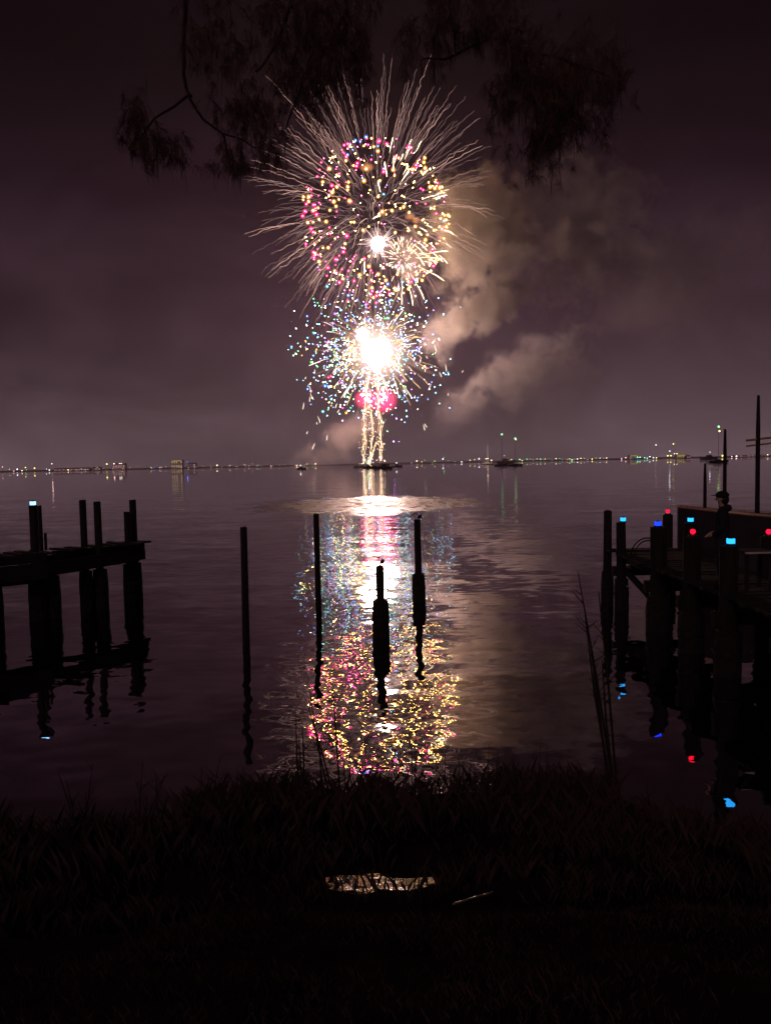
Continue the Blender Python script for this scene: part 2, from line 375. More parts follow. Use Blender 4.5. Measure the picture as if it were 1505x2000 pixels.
house(1237, 889, 16, 10, 'yellow-lit waterfront building above a blue lit awning', 'yellow', 2, 4, 'flat', 'yellow')
house(1240, 895, 14, 4, 'low kiosk with a deep blue lit front on the far right shore', 'blue', 1, 3, 'flat', 'blue')
house(1330, 888, 18, 8, 'waterfront building with a bright yellow band on the far right shore', 'yellow', 1, 5, 'flat', 'yellow')
house(1340, 893, 16, 4, 'low pink-lit shed right of the yellow-banded right shore building', 'pink', 1, 4)
house(1465, 893, 60, 4, 'long dim pier shed on the far shore behind the tall mast', 'pink', 1, 8, 'flat')

# ---------------------------------------------------------------- boats and barge on the far water
def hull_mesh(L, B, H, n=12, sheer=0.35, transom=0.75):
    v = []; f = []; k = 7
    for i in range(n + 1):
        u = i / n; x = -L / 2 + L * u
        wv = B / 2 * (transom + (1 - transom) * min(1, u / 0.35)) if u < 0.5 else B / 2 * math.sqrt(max(0.0, 1 - ((u - 0.5) / 0.5) ** 2.2))
        wv = max(wv, 0.015 * B); top = H * (1 + sheer * (u ** 3)); kz = -0.25 * H + (0.55 * H * max(0, (u - 0.75) / 0.25) ** 2)
        for (a, bz) in ((1, 1), (0.93, 0.55), (0.72, 0.18), (0, 0), (-0.72, 0.18), (-0.93, 0.55), (-1, 1)):
            v.append((x, a * wv, kz + (top - kz) * bz))
    for i in range(n):
        for j in range(k - 1):
            a = i * k + j; f.append((a, a + k, a + k + 1, a + 1))
        f.append((i*k + 6, (i+1)*k + 6, (i+1)*k, i*k))
    f += [tuple(range(k)), tuple(reversed(range(n * k, n * k + k)))]
    return v, f
def motorboat(px, py, L, label, light='green', rz=0.0):
    p = wl(px, py); e = empty('motorboat', (p.x, p.y, 0), rz, label, 'boat')
    H = L * 0.13; v, f = hull_mesh(L, L * 0.3, H)
    MB().add(v, f).build('hull', HULLM, e)
    MB().add([(-L*.2, -L*.1, H), (L*.15, -L*.09, H), (L*.15, L*.09, H), (-L*.2, L*.1, H), (-L*.18, -L*.09, H+L*.12), (L*.06, -L*.08, H+L*.12), (L*.06, L*.08, H+L*.12), (-L*.18, L*.09, H+L*.12)],
             [(4,5,6,7),(0,1,5,4),(1,2,6,5),(2,3,7,6),(3,0,4,7)]).build('cabin', HULLM, e)
    MB().tube([(-L*.1, 0, H+L*.12), (-L*.1, 0, H+L*.26)], 0.06, 6).build('light_mast', BLACK, e)
    MB().ico((-L*.1, 0, H+L*.28), 0.4, 1).build('navigation_light', LAMPE[light], e)
motorboat(589, 916.5, 7, 'small dark motorboat left of the fireworks barge', 'white')
motorboat(720, 915, 8, 'dark motorboat with a bright green light below the fireworks', 'green')
motorboat(748, 915.5, 11, 'larger dark motorboat just right of the green-lit boat', 'warm', math.pi)
motorboat(776, 912, 8, 'small boxy boat at the right end of the fireworks barge', 'white')
motorboat(988, 905, 22, 'dark red-brown motor vessel anchored beside the pale sailboat', 'pink')
motorboat(1382, 897, 20, 'dark motor vessel on the far water behind the right pier', 'white', math.pi)
p = wl(726, 912.5); e = empty('fireworks_barge', (p.x, p.y, 0), 0, 'low flat barge the fireworks are fired from', 'barge')
BARGE = Vector((p.x, p.y, 0))
MB().add([(-15, -5, -.5), (15, -5, -.5), (15, 5, -.5), (-15, 5, -.5), (-16, -5, .8), (16, -5, .8), (16, 5, .8), (-16, 5, .8)],
         [(0,3,2,1),(4,5,6,7),(0,1,5,4),(1,2,6,5),(2,3,7,6),(3,0,4,7)]).build('barge_hull', HULLM, e)
for k in range(6):
    b = MB(); b.box((-13 + 5 * k, 0, 1.05), (3.6, 6, 0.5))
    for q in range(5): b.tube([(-14.4 + 5 * k + q * 0.7, random.uniform(-2, 2), 1.2), (-14.4 + 5 * k + q * 0.7, 0, 2.1)], 0.16, 6)
    b.build('mortar_rack', BLACK, e)
MB().box((14, 0, 1.7), (2.4, 4, 1.8)).build('cabin', HULLM, e)
def sailboat(px, pyw, mast_top, L, label, masthead, mast_mat, Yd, sail=False):
    p = at(px, pyw, Yd); e = empty('sailboat', (p.x, Yd, 0), 0, label, 'sailboat')
    H = L * 0.1; v, f = hull_mesh(L, L * 0.28, H)
    MB().add(v, f).build('hull', WHITE if sail else HULLM, e)
    top = at(px, mast_top, Yd).z
    MB().tube([(0, 0, H * .8), (0, 0, top)], [0.3 if sail else 0.12, 0.14 if sail else 0.06], 6).build('mast', mast_mat, e)
    MB().box((-L*.05, 0, H + L*.03), (L*.35, L*.14, L*.06)).build('cabin', WHITE if sail else HULLM, e)
    MB().tube([(0, 0, H + L*.12), (-L*.4, 0, H + L*.11)], 0.12, 6).build('boom', mast_mat, e)
    for i, (c, dz, r) in enumerate(masthead):
        MB().ico((0.4 * i, 0, top + 0.2 - dz), r, 1).build('masthead_light', LAMPE[c], e)
MAST_GLOW = emit('glowing_mast', (1.0, 0.85, 0.9), 0.35)  # the mast emits by itself: its lighting is put into the material
sailboat(952, 901, 869, 12, 'pale sailboat with a glowing mast right of the fireworks', [('warm', 12.6, .5)], MAST_GLOW, 700, True)
sailboat(980, 902, 849, 10, 'dark anchored sailboat with a green masthead light left of a second', [('green', 0, .55)], BLACK, 500)
sailboat(1006, 902, 857, 9, 'dark anchored sailboat with green and yellow masthead lights in the middle distance', [('green', 0, .5), ('yellow', .7, .35)], BLACK, 480)
sailboat(1402, 893, 834, 11, 'dark sailboat with green over yellow masthead lights behind the short dark mast', [('green', 0, .55), ('yellow', 2.4, .5)], BLACK, 420)

# ---------------------------------------------------------------- fireworks
D = 650.0
S = D / FPX                                             # metres per photograph pixel at the fireworks
def sp(px, py, dy=0.0): return at(px, py, D + dy)
def rsph():
    while True:
        q = Vector([random.uniform(-1, 1) for _ in range(3)])
        if 0.05 < q.length < 1: return q.normalized()

TRAIL = [emit('ember_tail_bright', (1.0, 0.58, 0.42), 1.25), emit('ember_tail', (1.0, 0.56, 0.46), 0.8), emit('ember_tail_faint', (1.0, 0.60, 0.55), 0.42)]
FAINTS = emit('ember_thread', (1.0, 0.66, 0.62), 0.4)
CORE = {k: emit('star_core_' + k, c, s) for k, (c, s) in {
    'gold': ((1.0, 0.58, 0.13), 120.0), 'magenta': ((1.0, 0.07, 0.26), 52.0), 'blue': ((0.22, 0.45, 1.0), 26.0), 'green': ((0.2, 1.0, 0.35), 20.0),
    'white': ((1.0, 0.92, 0.85), 18.0), 'violet': ((0.6, 0.3, 1.0), 24.0), 'cyan': ((0.3, 0.8, 1.0), 26.0), 'amber': ((1.0, 0.5, 0.08), 22.0)}.items()}
for k in ('gold',): CORE[k].cycles.emission_sampling = 'FRONT'
HALO = {k: glow('star_halo_' + k, c, s, 0.30) for k, (c, s) in {
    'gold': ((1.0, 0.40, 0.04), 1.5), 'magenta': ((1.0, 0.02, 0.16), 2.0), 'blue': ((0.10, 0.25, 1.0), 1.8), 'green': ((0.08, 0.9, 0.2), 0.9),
    'white': ((1.0, 0.75, 0.55), 0.9), 'violet': ((0.55, 0.15, 1.0), 1.0), 'cyan': ((0.1, 0.6, 0.9), 1.0), 'amber': ((1.0, 0.35, 0.03), 1.1)}.items()}  # coloured bloom round each star core, put in as glowing shells
def glow_ball(name, color, strength, power=2.0):
    """a soft emissive ball that paints in glow, brightest at its heart"""
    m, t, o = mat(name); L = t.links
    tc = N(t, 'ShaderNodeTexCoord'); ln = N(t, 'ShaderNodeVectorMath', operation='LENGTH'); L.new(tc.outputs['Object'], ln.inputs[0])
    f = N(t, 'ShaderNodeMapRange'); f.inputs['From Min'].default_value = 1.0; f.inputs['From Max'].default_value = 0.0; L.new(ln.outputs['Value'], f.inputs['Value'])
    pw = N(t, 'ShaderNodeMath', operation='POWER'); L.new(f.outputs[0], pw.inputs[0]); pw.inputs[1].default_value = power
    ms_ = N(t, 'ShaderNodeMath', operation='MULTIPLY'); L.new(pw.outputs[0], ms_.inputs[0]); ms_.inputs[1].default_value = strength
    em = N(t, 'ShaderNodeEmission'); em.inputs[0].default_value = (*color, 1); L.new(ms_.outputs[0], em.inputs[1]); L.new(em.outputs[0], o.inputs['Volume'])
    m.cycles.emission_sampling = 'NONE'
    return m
BALL = MB().ico((0, 0, 0), 1.02, 2).mesh('glow_ball', BLACK)
def soft_glow(parent, p, r, m_, name='soft_glow', sq=(1, 1, 1)):
    me = BALL.copy(); me.materials[0] = m_
    o = bpy.data.objects.new(name, me); link(o, parent); o.location = p; o.scale = (r * sq[0], r * sq[1], r * sq[2]); return o
star_mesh = {}
def star(parent, p, c, size=1.0, name='star'):
    if c not in star_mesh:
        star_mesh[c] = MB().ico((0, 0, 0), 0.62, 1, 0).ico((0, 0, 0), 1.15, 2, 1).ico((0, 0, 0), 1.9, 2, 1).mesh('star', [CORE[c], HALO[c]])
    o = bpy.data.objects.new(name, star_mesh[c]); link(o, parent)
    o.location = p - parent.location; o.scale = (size,) * 3
    return o
def squiggle(p0, d, L, droop, amp, n):
    a = d.orthogonal().normalized(); b = d.cross(a); ph = [random.uniform(0, 50) for _ in range(2)]
    out = []
    for i in range(n + 1):
        u = i / n; q = p0 + d * (L * u) + Vector((0, 0, -droop * u * u))
        q += a * amp * mnoise.noise(Vector((u * L * 0.16, ph[0], 0))) + b * amp * mnoise.noise(Vector((u * L * 0.16, ph[1], 5)))
        q += a * amp * .55 * mnoise.noise(Vector((u * L * 0.42, ph[1], 9)))
        out.append(q)
    return out

# 1: large willow of crackling ember tails round the ring
CB = sp(735, 425)
e = empty('firework_burst', CB, 0, 'wide pale gold burst of crackling ember tails round the star ball', 'firework')
for k in range(340):
    d = rsph(); el = d.z
    lat = math.hypot(d.x, d.z)
    if lat < 0.45 and random.random() < 0.6: continue
    r0 = random.uniform(40, 70) if lat > .6 else random.uniform(25, 60)
    L = random.uniform(20, 60)
    if el > 0.25: L += random.uniform(2, 18)
    if abs(d.x) > 0.6 and el < 0.4: L *= 0.85
    if d.x > 0.3 and el < 0.1: L *= 0.75
    if el < -0.55: L *= 0.75
    pts = squiggle(d * r0, d, L, 5 + 10 * (1 - abs(el)) * random.random(), random.uniform(0.8, 1.9), int(L / 1.9))
    n = len(pts); rb = random.uniform(0.10, 0.22)
    rad = [rb * (0.35 + 0.65 * math.sin(math.pi * min(1, (i + 0.6) / n) ** 0.8)) * random.uniform(0.6, 1.5) for i in range(n)]
    mi = TRAIL[0] if random.random() < 0.3 else (TRAIL[1] if random.random() < 0.6 else TRAIL[2])
    if el > 0.6 or d.x > .5: mi = TRAIL[1] if random.random() < .6 else TRAIL[2]
    MB().tube(pts, rad, 4).build('ember_tail', mi, e)
b = MB()
for k in range(300):
    d = rsph()
    if math.hypot(d.x, d.z) < .5: continue
    L = random.uniform(18, 50) + (14 if d.z > .3 else 0); pts = squiggle(d * random.uniform(45, 66), d, L, 4 + 9 * (1 - abs(d.z)) * random.random(), 1.3, int(L / 2.4))
    b.tube(pts, [random.uniform(.05, .13) for _ in pts], 3, caps=False)
b.build('fine_ember_tails', TRAIL[2], e, kind='stuff')
b = MB()
for k in range(230):                                     # fine threads inside the ball
    d = rsph(); q = d * random.uniform(8, 52) + Vector((-4, 0, -8)); pts = squiggle(q, (d + rsph() * .35).normalized(), random.uniform(8, 24), 2, 1.5, 7)
    b.tube(pts, [random.uniform(.08, .2) for _ in pts], 3)
b.build('ember_threads', FAINTS, e, kind='stuff')

# 2: ball of gold and magenta stars
CR = sp(733, 430)
e = empty('firework_burst', CR, 0, 'ball of glowing gold and magenta stars in the upper firework', 'firework')
RR = 60.0
b = MB(); bm_ = MB()
for k in range(520):
    d = rsph(); d.y *= .72; d.normalize()
    r = RR * (random.uniform(0.93, 1.03) if random.random() < 0.82 else random.uniform(0.55, 0.9))
    p = Vector((d.x * r, d.y * r, d.z * r * 1.03))
    u, z = p.x / RR, p.z / RR
    pm = 0.20 + 0.42 * max(0, -u) + (0.35 if z > .75 else 0) + (0.12 if z < -0.6 else 0)
    x = random.random()
    if x < pm: c = 'magenta'
    elif x < pm + 0.07: c = random.choice(['blue', 'violet', 'cyan', 'blue', 'green'])
    else: c = 'gold'
    if z > 0.93 and random.random() < .5: c = 'blue'
    if k >= 300:
        (bm_ if c == 'magenta' else b).ico(p, random.uniform(.22, .5), 1); continue
    star(e, CR + p, c, random.choice([.45, .55, .65, .8, .95, 1.1]) * (0.8 if c in ('blue', 'green', 'cyan', 'violet') else 1))
b.build('small_stars', CORE['gold'], e, kind='stuff'); bm_.build('small_stars', CORE['magenta'], e, kind='stuff')
COM = emit('comet_head', (1.0, 0.80, 0.5), 4.0)
for k in range(26):                                      # short bright comets on the right side of the ball
    a = random.uniform(-0.75, 1.35); r = random.uniform(34, 62); d = Vector((math.cos(a), random.uniform(-.3, .3), math.sin(a))).normalized()
    pts = squiggle(d * r, d, random.uniform(6, 14), 2.0 * (1 - d.z), .5, 5)
    MB().tube(pts, [.08, .16, .24, .32, .42, .2], 5).build('comet', COM, e)
for (px, py, dx, dz, L) in [(711, 535, 0.05, 1, 10), (742, 375, -.2, .9, 9), (755, 345, -.1, 1, 12), (728, 428, .6, .3, 6)]:
    q = sp(px, py) - CR; MB().tube(squiggle(q, Vector((dx, 0, dz)).normalized(), L, 0, .7, 6), [.3, .35, .4, .45, .5, .6, .3], 5).build('comet', COM, e)
PUFF = glow_ball('lit_puff_glow', (1.0, 0.36, 0.12), 0.14, 0.6)  # smoke puffs lit by the burst, their orange light put in as glow
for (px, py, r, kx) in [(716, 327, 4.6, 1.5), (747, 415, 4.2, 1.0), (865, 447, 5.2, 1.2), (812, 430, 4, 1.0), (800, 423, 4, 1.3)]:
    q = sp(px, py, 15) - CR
    soft_glow(e, q, r, PUFF, 'lit_puff_glow', (kx, 1, .8))

# 3: small white flash in the ball
FL = emit('flash_white', (1.0, 0.64, 0.52), FLASH, True)
SPK = emit('flash_spike', (1.0, 0.75, 0.70), 1.6)
C3 = sp(738, 476, -10)
e = empty('firework_burst', C3, 0, 'small round white flash low in the star ball', 'firework')
MB().ico((0, 0, 0), 5.4, 2, 0, (1, 1, 1.15), .10).build('flash_core', emit('small_flash_white', (1.0, 0.70, 0.58), FLASH * .5, True), e, smooth=True)
soft_glow(e, (0, 0, 0), 15, glow_ball('flash_glow', (1.0, 0.55, 0.52), 0.09, 2.0), 'flash_glow')  # painted halo that softens the edge of the flash core
for k in range(46):
    d = rsph(); L = random.uniform(5, 12)
    MB().tube([d * 6.2, d * (6.2 + L * .5), d * (6.2 + L)], [.4, .25, .06], 4).build('spike', SPK, e)

# 4: small peach burst beside it
C4 = sp(785, 508, -8)
e = empty('firework_burst', C4, 0, 'small peach burst of short white streaks right of the round flash', 'firework')
STK = emit('peach_streak', (1.0, 0.66, 0.5), 3.5)
for k in range(78):
    d = rsph(); d.z = abs(d.z) if random.random() < .6 else d.z
    r0 = random.uniform(7, 20); L = random.uniform(2.5, 7)
    MB().tube(squiggle(d * r0, d, L, .6, .3, 3), [.12, .22, .3, .14], 4).build('streak', STK, e)
for k in range(20):
    q = Vector((random.gauss(-3, 5), 0, -5 + random.gauss(0, 1.5))); star(e, C4 + q, 'white', random.uniform(.5, .8))
for (dx, dz, L) in [(.25, -1, 22), (.55, -.9, 21), (-.03, -1, 20), (.95, -.4, 24), (1.0, .25, 26), (1, .1, 20)]:
    d = Vector((dx, 0, dz)).normalized(); MB().tube(squiggle(d * 13, d, L, 3, .6, 7), [.06, .1, .14, .18, .24, .3, .4, .2], 5).build('comet', COM, e)

# 5: the big white flash with gold spikes
C5 = sp(735, 690)
e = empty('firework_burst', C5, 0, 'big overexposed white flash with gold spikes in the lower firework', 'firework')
b = MB(); bm = bmesh.new(); bmesh.ops.create_icosphere(bm, subdivisions=3, radius=1.0)
vv = []
for q in bm.verts:
    c = q.co.copy(); x, z = c.x, c.z
    r = 12.0 * (1 + 0.28 * mnoise.noise(c * 2.6))
    zz = z * r * (1.30 if z < 0 else 0.92); xx = x * r * (1.0 if z > -.1 else 1.0 - 0.62 * min(1, (-z - .1) / .9))
    vv.append(Vector((xx, c.y * r * .9, zz)))
b.add(vv, [tuple(x.index for x in q.verts) for q in bm.faces]); bm.free()
b.build('flash_core', FL, e, smooth=True)
q = sp(708, 655) - C5
MB().ico(q, 5.2, 2, 0, (1, 1, 1.15), .12).build('flash_core', FL, e, smooth=True)
soft_glow(e, (1, 0, 1), 38, glow_ball('flash_outer_glow', (1.0, 0.68, 0.55), 0.10, 2.3), 'flash_glow')  # wide glow volume painted round the big flash
soft_glow(e, tuple(q), 13, glow_ball('side_flash_glow', (1.0, 0.55, 0.5), 0.08, 2.0), 'flash_glow')
SG = [emit('gold_spike', (1.0, 0.60, 0.26), 1.8), emit('gold_spike_dim', (1.0, 0.6, 0.36), 0.8), emit('white_spike', (1.0, 0.86, 0.76), 2.4)]
for k in range(190):
    d = rsph()
    if d.z < -.5 and random.random() < .4: continue
    r0 = random.uniform(18, 42); L = random.choice([4, 5, 6, 8, 10, 13, 17])
    pts = squiggle(d * r0 + Vector((-1, 0, 1)), d, L, 1.5 + 2 * random.random(), .8, 5)
    s = random.uniform(.7, 1.25)
    MB().tube(pts, [.10 * s, .16 * s, .22 * s, .3 * s, .36 * s, .2 * s], 4).build('spike', random.choice(SG), e)
b = MB()
for k in range(240):
    d = rsph(); r0 = random.uniform(14, 40); L = random.uniform(5, 20); pts = squiggle(d * r0, d, L, 1.5, .6, 4)
    b.tube(pts, [.04, .08, .11, .14, .06], 3, caps=False)
b.build('fine_spikes', SG[1], e, kind='stuff')
for k in range(60):                                      # gold clump at the left of the flash
    q = sp(688, 692) - C5 + Vector((random.gauss(0, 4.5), random.gauss(0, 4), random.gauss(0, 6.5)))
    star(e, C5 + q, random.choice(['amber', 'gold', 'gold', 'white']), random.uniform(.35, .7))
for k in range(70):                                      # glitter falling out underneath
    q = Vector((random.uniform(-16, 6), random.gauss(0, 4), random.uniform(-34, -13)))
    star(e, C5 + q, random.choice(['gold', 'white', 'white', 'amber']), random.uniform(.25, .55))

# 6: multicoloured falling stars round the flash
e = empty('firework_burst', C5 + Vector((0, 0, 0.5)), 0, 'scattered cloud of tiny blue, green and violet stars round the big flash', 'firework')
o6 = e.location.copy()
for k in range(290):
    d = rsph(); r = random.uniform(24, 62) if random.random() < .8 else random.uniform(62, 76)
    p = Vector((d.x * r * (1.0 if d.x < 0 else .95), d.y * r * .7, d.z * r * 0.92 - 3))
    if d.z < -.75: p.z *= .8
    if p.x > 34 and random.random() < .55: p.x *= -1
    c = random.choice(['blue', 'blue', 'cyan', 'cyan', 'green', 'violet', 'white', 'blue', 'magenta', 'green', 'amber'])
    star(e, o6 + p, c, random.choice([.3, .35, .4, .45, .55, .6, .85]))
for c, nn in (('blue', 170), ('cyan', 170), ('white', 150), ('green', 90), ('violet', 60), ('gold', 60)):
    b = MB()
    for k in range(nn):
        d = rsph(); r = abs(random.gauss(46, 15)); p = Vector((d.x * r, d.y * r * .7, d.z * r * .95 - 3))
        if p.x > 24 and random.random() < .45: p.x *= -1
        b.ico(p, random.uniform(.2, .42), 1)
    b.build('fine_sparks', CORE[c], e, kind='stuff')
DRF = emit('falling_ember', (1.0, 0.82, 0.62), 2.2)
for k in range(56):
    p = Vector((random.uniform(-62, 74), random.uniform(-10, 10), random.uniform(-76, 20)))
    if abs(p.x) < 22: continue
    pts = squiggle(p, Vector((random.uniform(-.7, .7), 0, -1)).normalized(), random.uniform(2, 7), 0, .8, 4)
    MB().tube(pts, [.1, .22, .28, .34, .15], 4).build('falling_ember', DRF, e)

# 7: rising comet columns
GL = [emit('comet_glitter', (1.0, 0.56, 0.26), 1.9), emit('comet_glitter_pale', (1.0, 0.72, 0.48), 3.4)]
for (pts, lab, m_, wd) in [([(711, 905), (711, 870), (712, 820), (715, 770), (718, 735)], 'left glittering gold comet column rising from the barge', 0, 1.9),
                       ([(722, 908), (724, 885), (727, 850), (726, 815), (724, 790)], 'short faint comet column between the two tall ones', 0, 1.0),
                       ([(743, 900), (743, 860), (741, 815), (738, 775), (736, 735)], 'right glittering gold comet column rising from the barge', 0, 1.7),
                       ([(720, 907), (727, 885), (735, 862)], 'short slanting comet streak low between the columns', 0, .7)]:
    P = [sp(x, y) for x, y in pts]; e = empty('comet_column', P[0], 0, lab, 'firework')
    tot = []
    for a, c in zip(P, P[1:]):
        for k in range(14): tot.append(a.lerp(c, k / 14) - P[0])
    tot.append(P[-1] - P[0])
    for strand in range(3):
        off = random.uniform(0, 90)
        pp = [q + Vector((1.9 * wd * .6 * mnoise.noise(Vector((i * .22, off, 0))) + (strand - 1) * .6 * wd, 0, .5 * mnoise.noise(Vector((i * .4, off, 7))))) for i, q in enumerate(tot)]
        MB().tube(pp, [random.uniform(.04, .36) * min(wd, 1.2) for _ in pp], 4).build('glitter_strand', GL[strand % 2], e)
    b = MB()
    for k in range(int(60 * wd)):
        q = random.choice(tot) + Vector((random.gauss(0, 1.2 * wd), random.gauss(0, 1), random.uniform(-2, 2))); b.ico(q, random.uniform(.15, .4), 1)
    b.build('glitter', GL[1], e, kind='stuff')
    star(e, P[0] + Vector((0, 0, 3)), 'white', 1.0, 'muzzle_flash')
# 8: two red flares beside the columns
RC = emit('red_flare_core', (1.0, 0.2, 0.3), 10.0); RG = glow_ball('red_flare_glow', (1.0, 0.05, 0.18), 0.26, 1.0)  # flare cores, and a red glow volume painted round them
for (pts, rr, lab) in [([(708, 771), (716, 779), (722, 784)], 4.6, 'crimson flare left of the comet columns'), ([(748, 770), (745, 781), (752, 776)], 5.8, 'crimson flare right of the comet columns')]:
    c = sp(*pts[1]); e = empty('red_flare', c, 0, lab, 'firework')
    for (x, y) in pts: MB().ico(sp(x, y) - c, 1.5, 2, 0, (1.5, 1, .8), .15).build('flare_core', RC, e, smooth=True)
    g = Vector((-1.5 if pts[0][0] < 720 else 1.5, 0, 0))
    soft_glow(e, g, rr * 2.3, RG, 'flare_glow', (1, .8, .95))

# ---------------------------------------------------------------- smoke drifting off the fireworks
def smoke_mat(name, dens, scale, thr, sharp, color=(0.97, 0.83, 0.76), soft=1.0):
    m, t, o = mat(name); L = t.links
    tc = N(t, 'ShaderNodeTexCoord'); ln = N(t, 'ShaderNodeVectorMath', operation='LENGTH'); L.new(tc.outputs['Object'], ln.inputs[0])
    f = N(t, 'ShaderNodeMapRange', interpolation_type='SMOOTHSTEP'); f.inputs['From Min'].default_value = 1.0; f.inputs['From Max'].default_value = 1.0 - soft; L.new(ln.outputs['Value'], f.inputs['Value'])
    geo = N(t, 'ShaderNodeNewGeometry')
    nz = N(t, 'ShaderNodeTexNoise'); nz.inputs['Scale'].default_value = 1 / scale; nz.inputs['Detail'].default_value = 5; nz.inputs['Roughness'].default_value = 0.58; nz.inputs['Distortion'].default_value = 0.35
    L.new(geo.outputs['Position'], nz.inputs['Vector'])
    # the cover fades to the rim: threshold rises there
    th = N(t, 'ShaderNodeMath', operation='MULTIPLY_ADD'); L.new(f.outputs[0], th.inputs[0]); th.inputs[1].default_value = 0.30; th.inputs[2].default_value = -0.30 - thr
    s1 = N(t, 'ShaderNodeMath', operation='ADD'); L.new(nz.outputs[0], s1.inputs[0]); L.new(th.outputs[0], s1.inputs[1])
    s2 = N(t, 'ShaderNodeMath', operation='MULTIPLY', use_clamp=True); L.new(s1.outputs[0], s2.inputs[0]); s2.inputs[1].default_value = sharp
    s3 = N(t, 'ShaderNodeMath', operation='MULTIPLY'); L.new(s2.outputs[0], s3.inputs[0]); L.new(f.outputs[0], s3.inputs[1])
    s4 = N(t, 'ShaderNodeMath', operation='MULTIPLY'); L.new(s3.outputs[0], s4.inputs[0]); s4.inputs[1].default_value = dens
    pv = N(t, 'ShaderNodeVolumePrincipled'); pv.inputs['Color'].default_value = (*color, 1); L.new(s4.outputs[0], pv.inputs['Density'])
    L.new(pv.outputs[0], o.inputs['Volume'])
    return m
BIL = smoke_mat('billowing_smoke', 0.085, 14.0, 0.335, 8.0, (0.98, 0.89, 0.80), .8)
MID = smoke_mat('drifting_smoke', 0.055, 20.0, 0.36, 7.0, (0.98, 0.90, 0.90), .9)
SOFT = smoke_mat('soft_smoke', 0.022, 50.0, 0.33, 4.0, (0.98, 0.90, 0.95))
WEDGE = smoke_mat('launch_smoke', 0.035, 24.0, 0.32, 5.0, (0.97, 0.82, 0.80))
SEG = MB().ico((0, 0, 0), 1.03, 3).mesh('smoke_plume', BIL)
for i, (px, py, rx, rz, ry, rot, dy, mt, lab) in enumerate([
    (945, 455, 185, 205, 36, 12, 10, BIL, 'tan billowing smoke right of the star ball'),
    (950, 600, 165, 78, 28, -26, 12, BIL, 'curled smoke ledge between the upper and lower firework'),
    (870, 650, 130, 80, 26, -35, 38, MID, 'pinkish smoke right of the big white flash'),
    (1130, 450, 280, 260, 55, -20, 20, MID, 'soft brown smoke under the hanging right branches'),
    (1320, 530, 430, 210, 80, -24, 20, SOFT, 'faint brown smoke bank at the right edge of the sky'),
    (1040, 750, 460, 100, 50, -20, 25, SOFT, 'long violet smoke band slanting up to the right'),
    (1010, 720, 260, 85, 32, -24, 15, MID, 'ragged lower smoke trail drifting right from the big flash'),
    (665, 868, 180, 70, 36, -30, 12, WEDGE, 'pink smoke wedge rising from the barge'),
    (800, 500, 85, 100, 24, 0, 26, MID, 'orange lit smoke behind the small peach burst')]):
    c = sp(px, py, dy)
    me = SEG.copy(); me.materials[0] = mt
    o = bpy.data.objects.new('smoke_plume', me); link(o); o.location = c; o.scale = (rx * S, ry, rz * S); o.rotation_euler = (0, R(rot), 0)
    tag(o, lab, 'smoke', kind='stuff')

# ---------------------------------------------------------------- piles standing in the water
def pile(base, top, rad, parent=None, name='mooring_pile', lean=(0, 0), sleeve=None, label=None, group=None, flat=True, mid='pile'):
    """a driven timber: tapered, checked, with an optional thicker sleeve at the water"""
    e = parent or empty(name, (base.x, base.y, 0), 0, label, 'pile', group)
    off = Vector((base.x, base.y, 0)) - e.location if parent else Vector((0, 0, 0))
    n = 12; b = MB(); nz_ = 9; v = []; f = []
    sd = random.uniform(0, 99)
    for i in range(nz_ + 1):
        z = -2.0 + (top + 2.0) * i / nz_; k = (z + 2) / (top + 2)
        r = rad * (1.06 - 0.14 * k)
        for j in range(n):
            th = 2 * math.pi * j / n; rr = r * (1 + 0.08 * mnoise.noise(Vector((math.cos(th) * 1.5, math.sin(th) * 1.5, z * .7 + sd))))
            zz = z + (0.03 * mnoise.noise(Vector((math.cos(th) * 2, math.sin(th) * 2, sd))) if i == nz_ else 0)
            v.append(off + Vector((rr * math.cos(th) + lean[0] * z, rr * math.sin(th) + lean[1] * z, zz)))
    for i in range(nz_):
        for j in range(n):
            f.append((i*n + j, i*n + (j+1) % n, (i+1)*n + (j+1) % n, (i+1)*n + j))
    v.append(off + Vector((lean[0] * top, lean[1] * top, top + 0.015))); c = len(v) - 1
    for j in range(n): f.append((nz_*n + j, nz_*n + (j+1) % n, c))
    b.add(v, f).build(mid, WOOD, e)
    if sleeve:
        sr, sz = sleeve; b = MB(); pts = []; rad_ = []
        for i in range(8):
            z = -1.2 + (sz + 1.2) * i / 7; pts.append(off + Vector((lean[0] * z, lean[1] * z, z))); rad_.append(sr * (1 + 0.05 * mnoise.noise(Vector((z * 2, sd, 0)))))
        rad_[-1] *= 0.9
        b.tube(pts, rad_, 12).build('sleeve', SLEEVE, e)
        b2 = MB(); z = sz * 0.5
        b2.tube([off + Vector((lean[0]*z, lean[1]*z, z - .03)), off + Vector((lean[0]*z, lean[1]*z, z + .03))], sr * 1.06, 12).build('band', BLACK, e)
    return e
def top_at(px, py, base):
    """height of the point above base that shows at image row py"""
    d = ray(px, py); return CAM.z + d.z * (base.y / d.y)

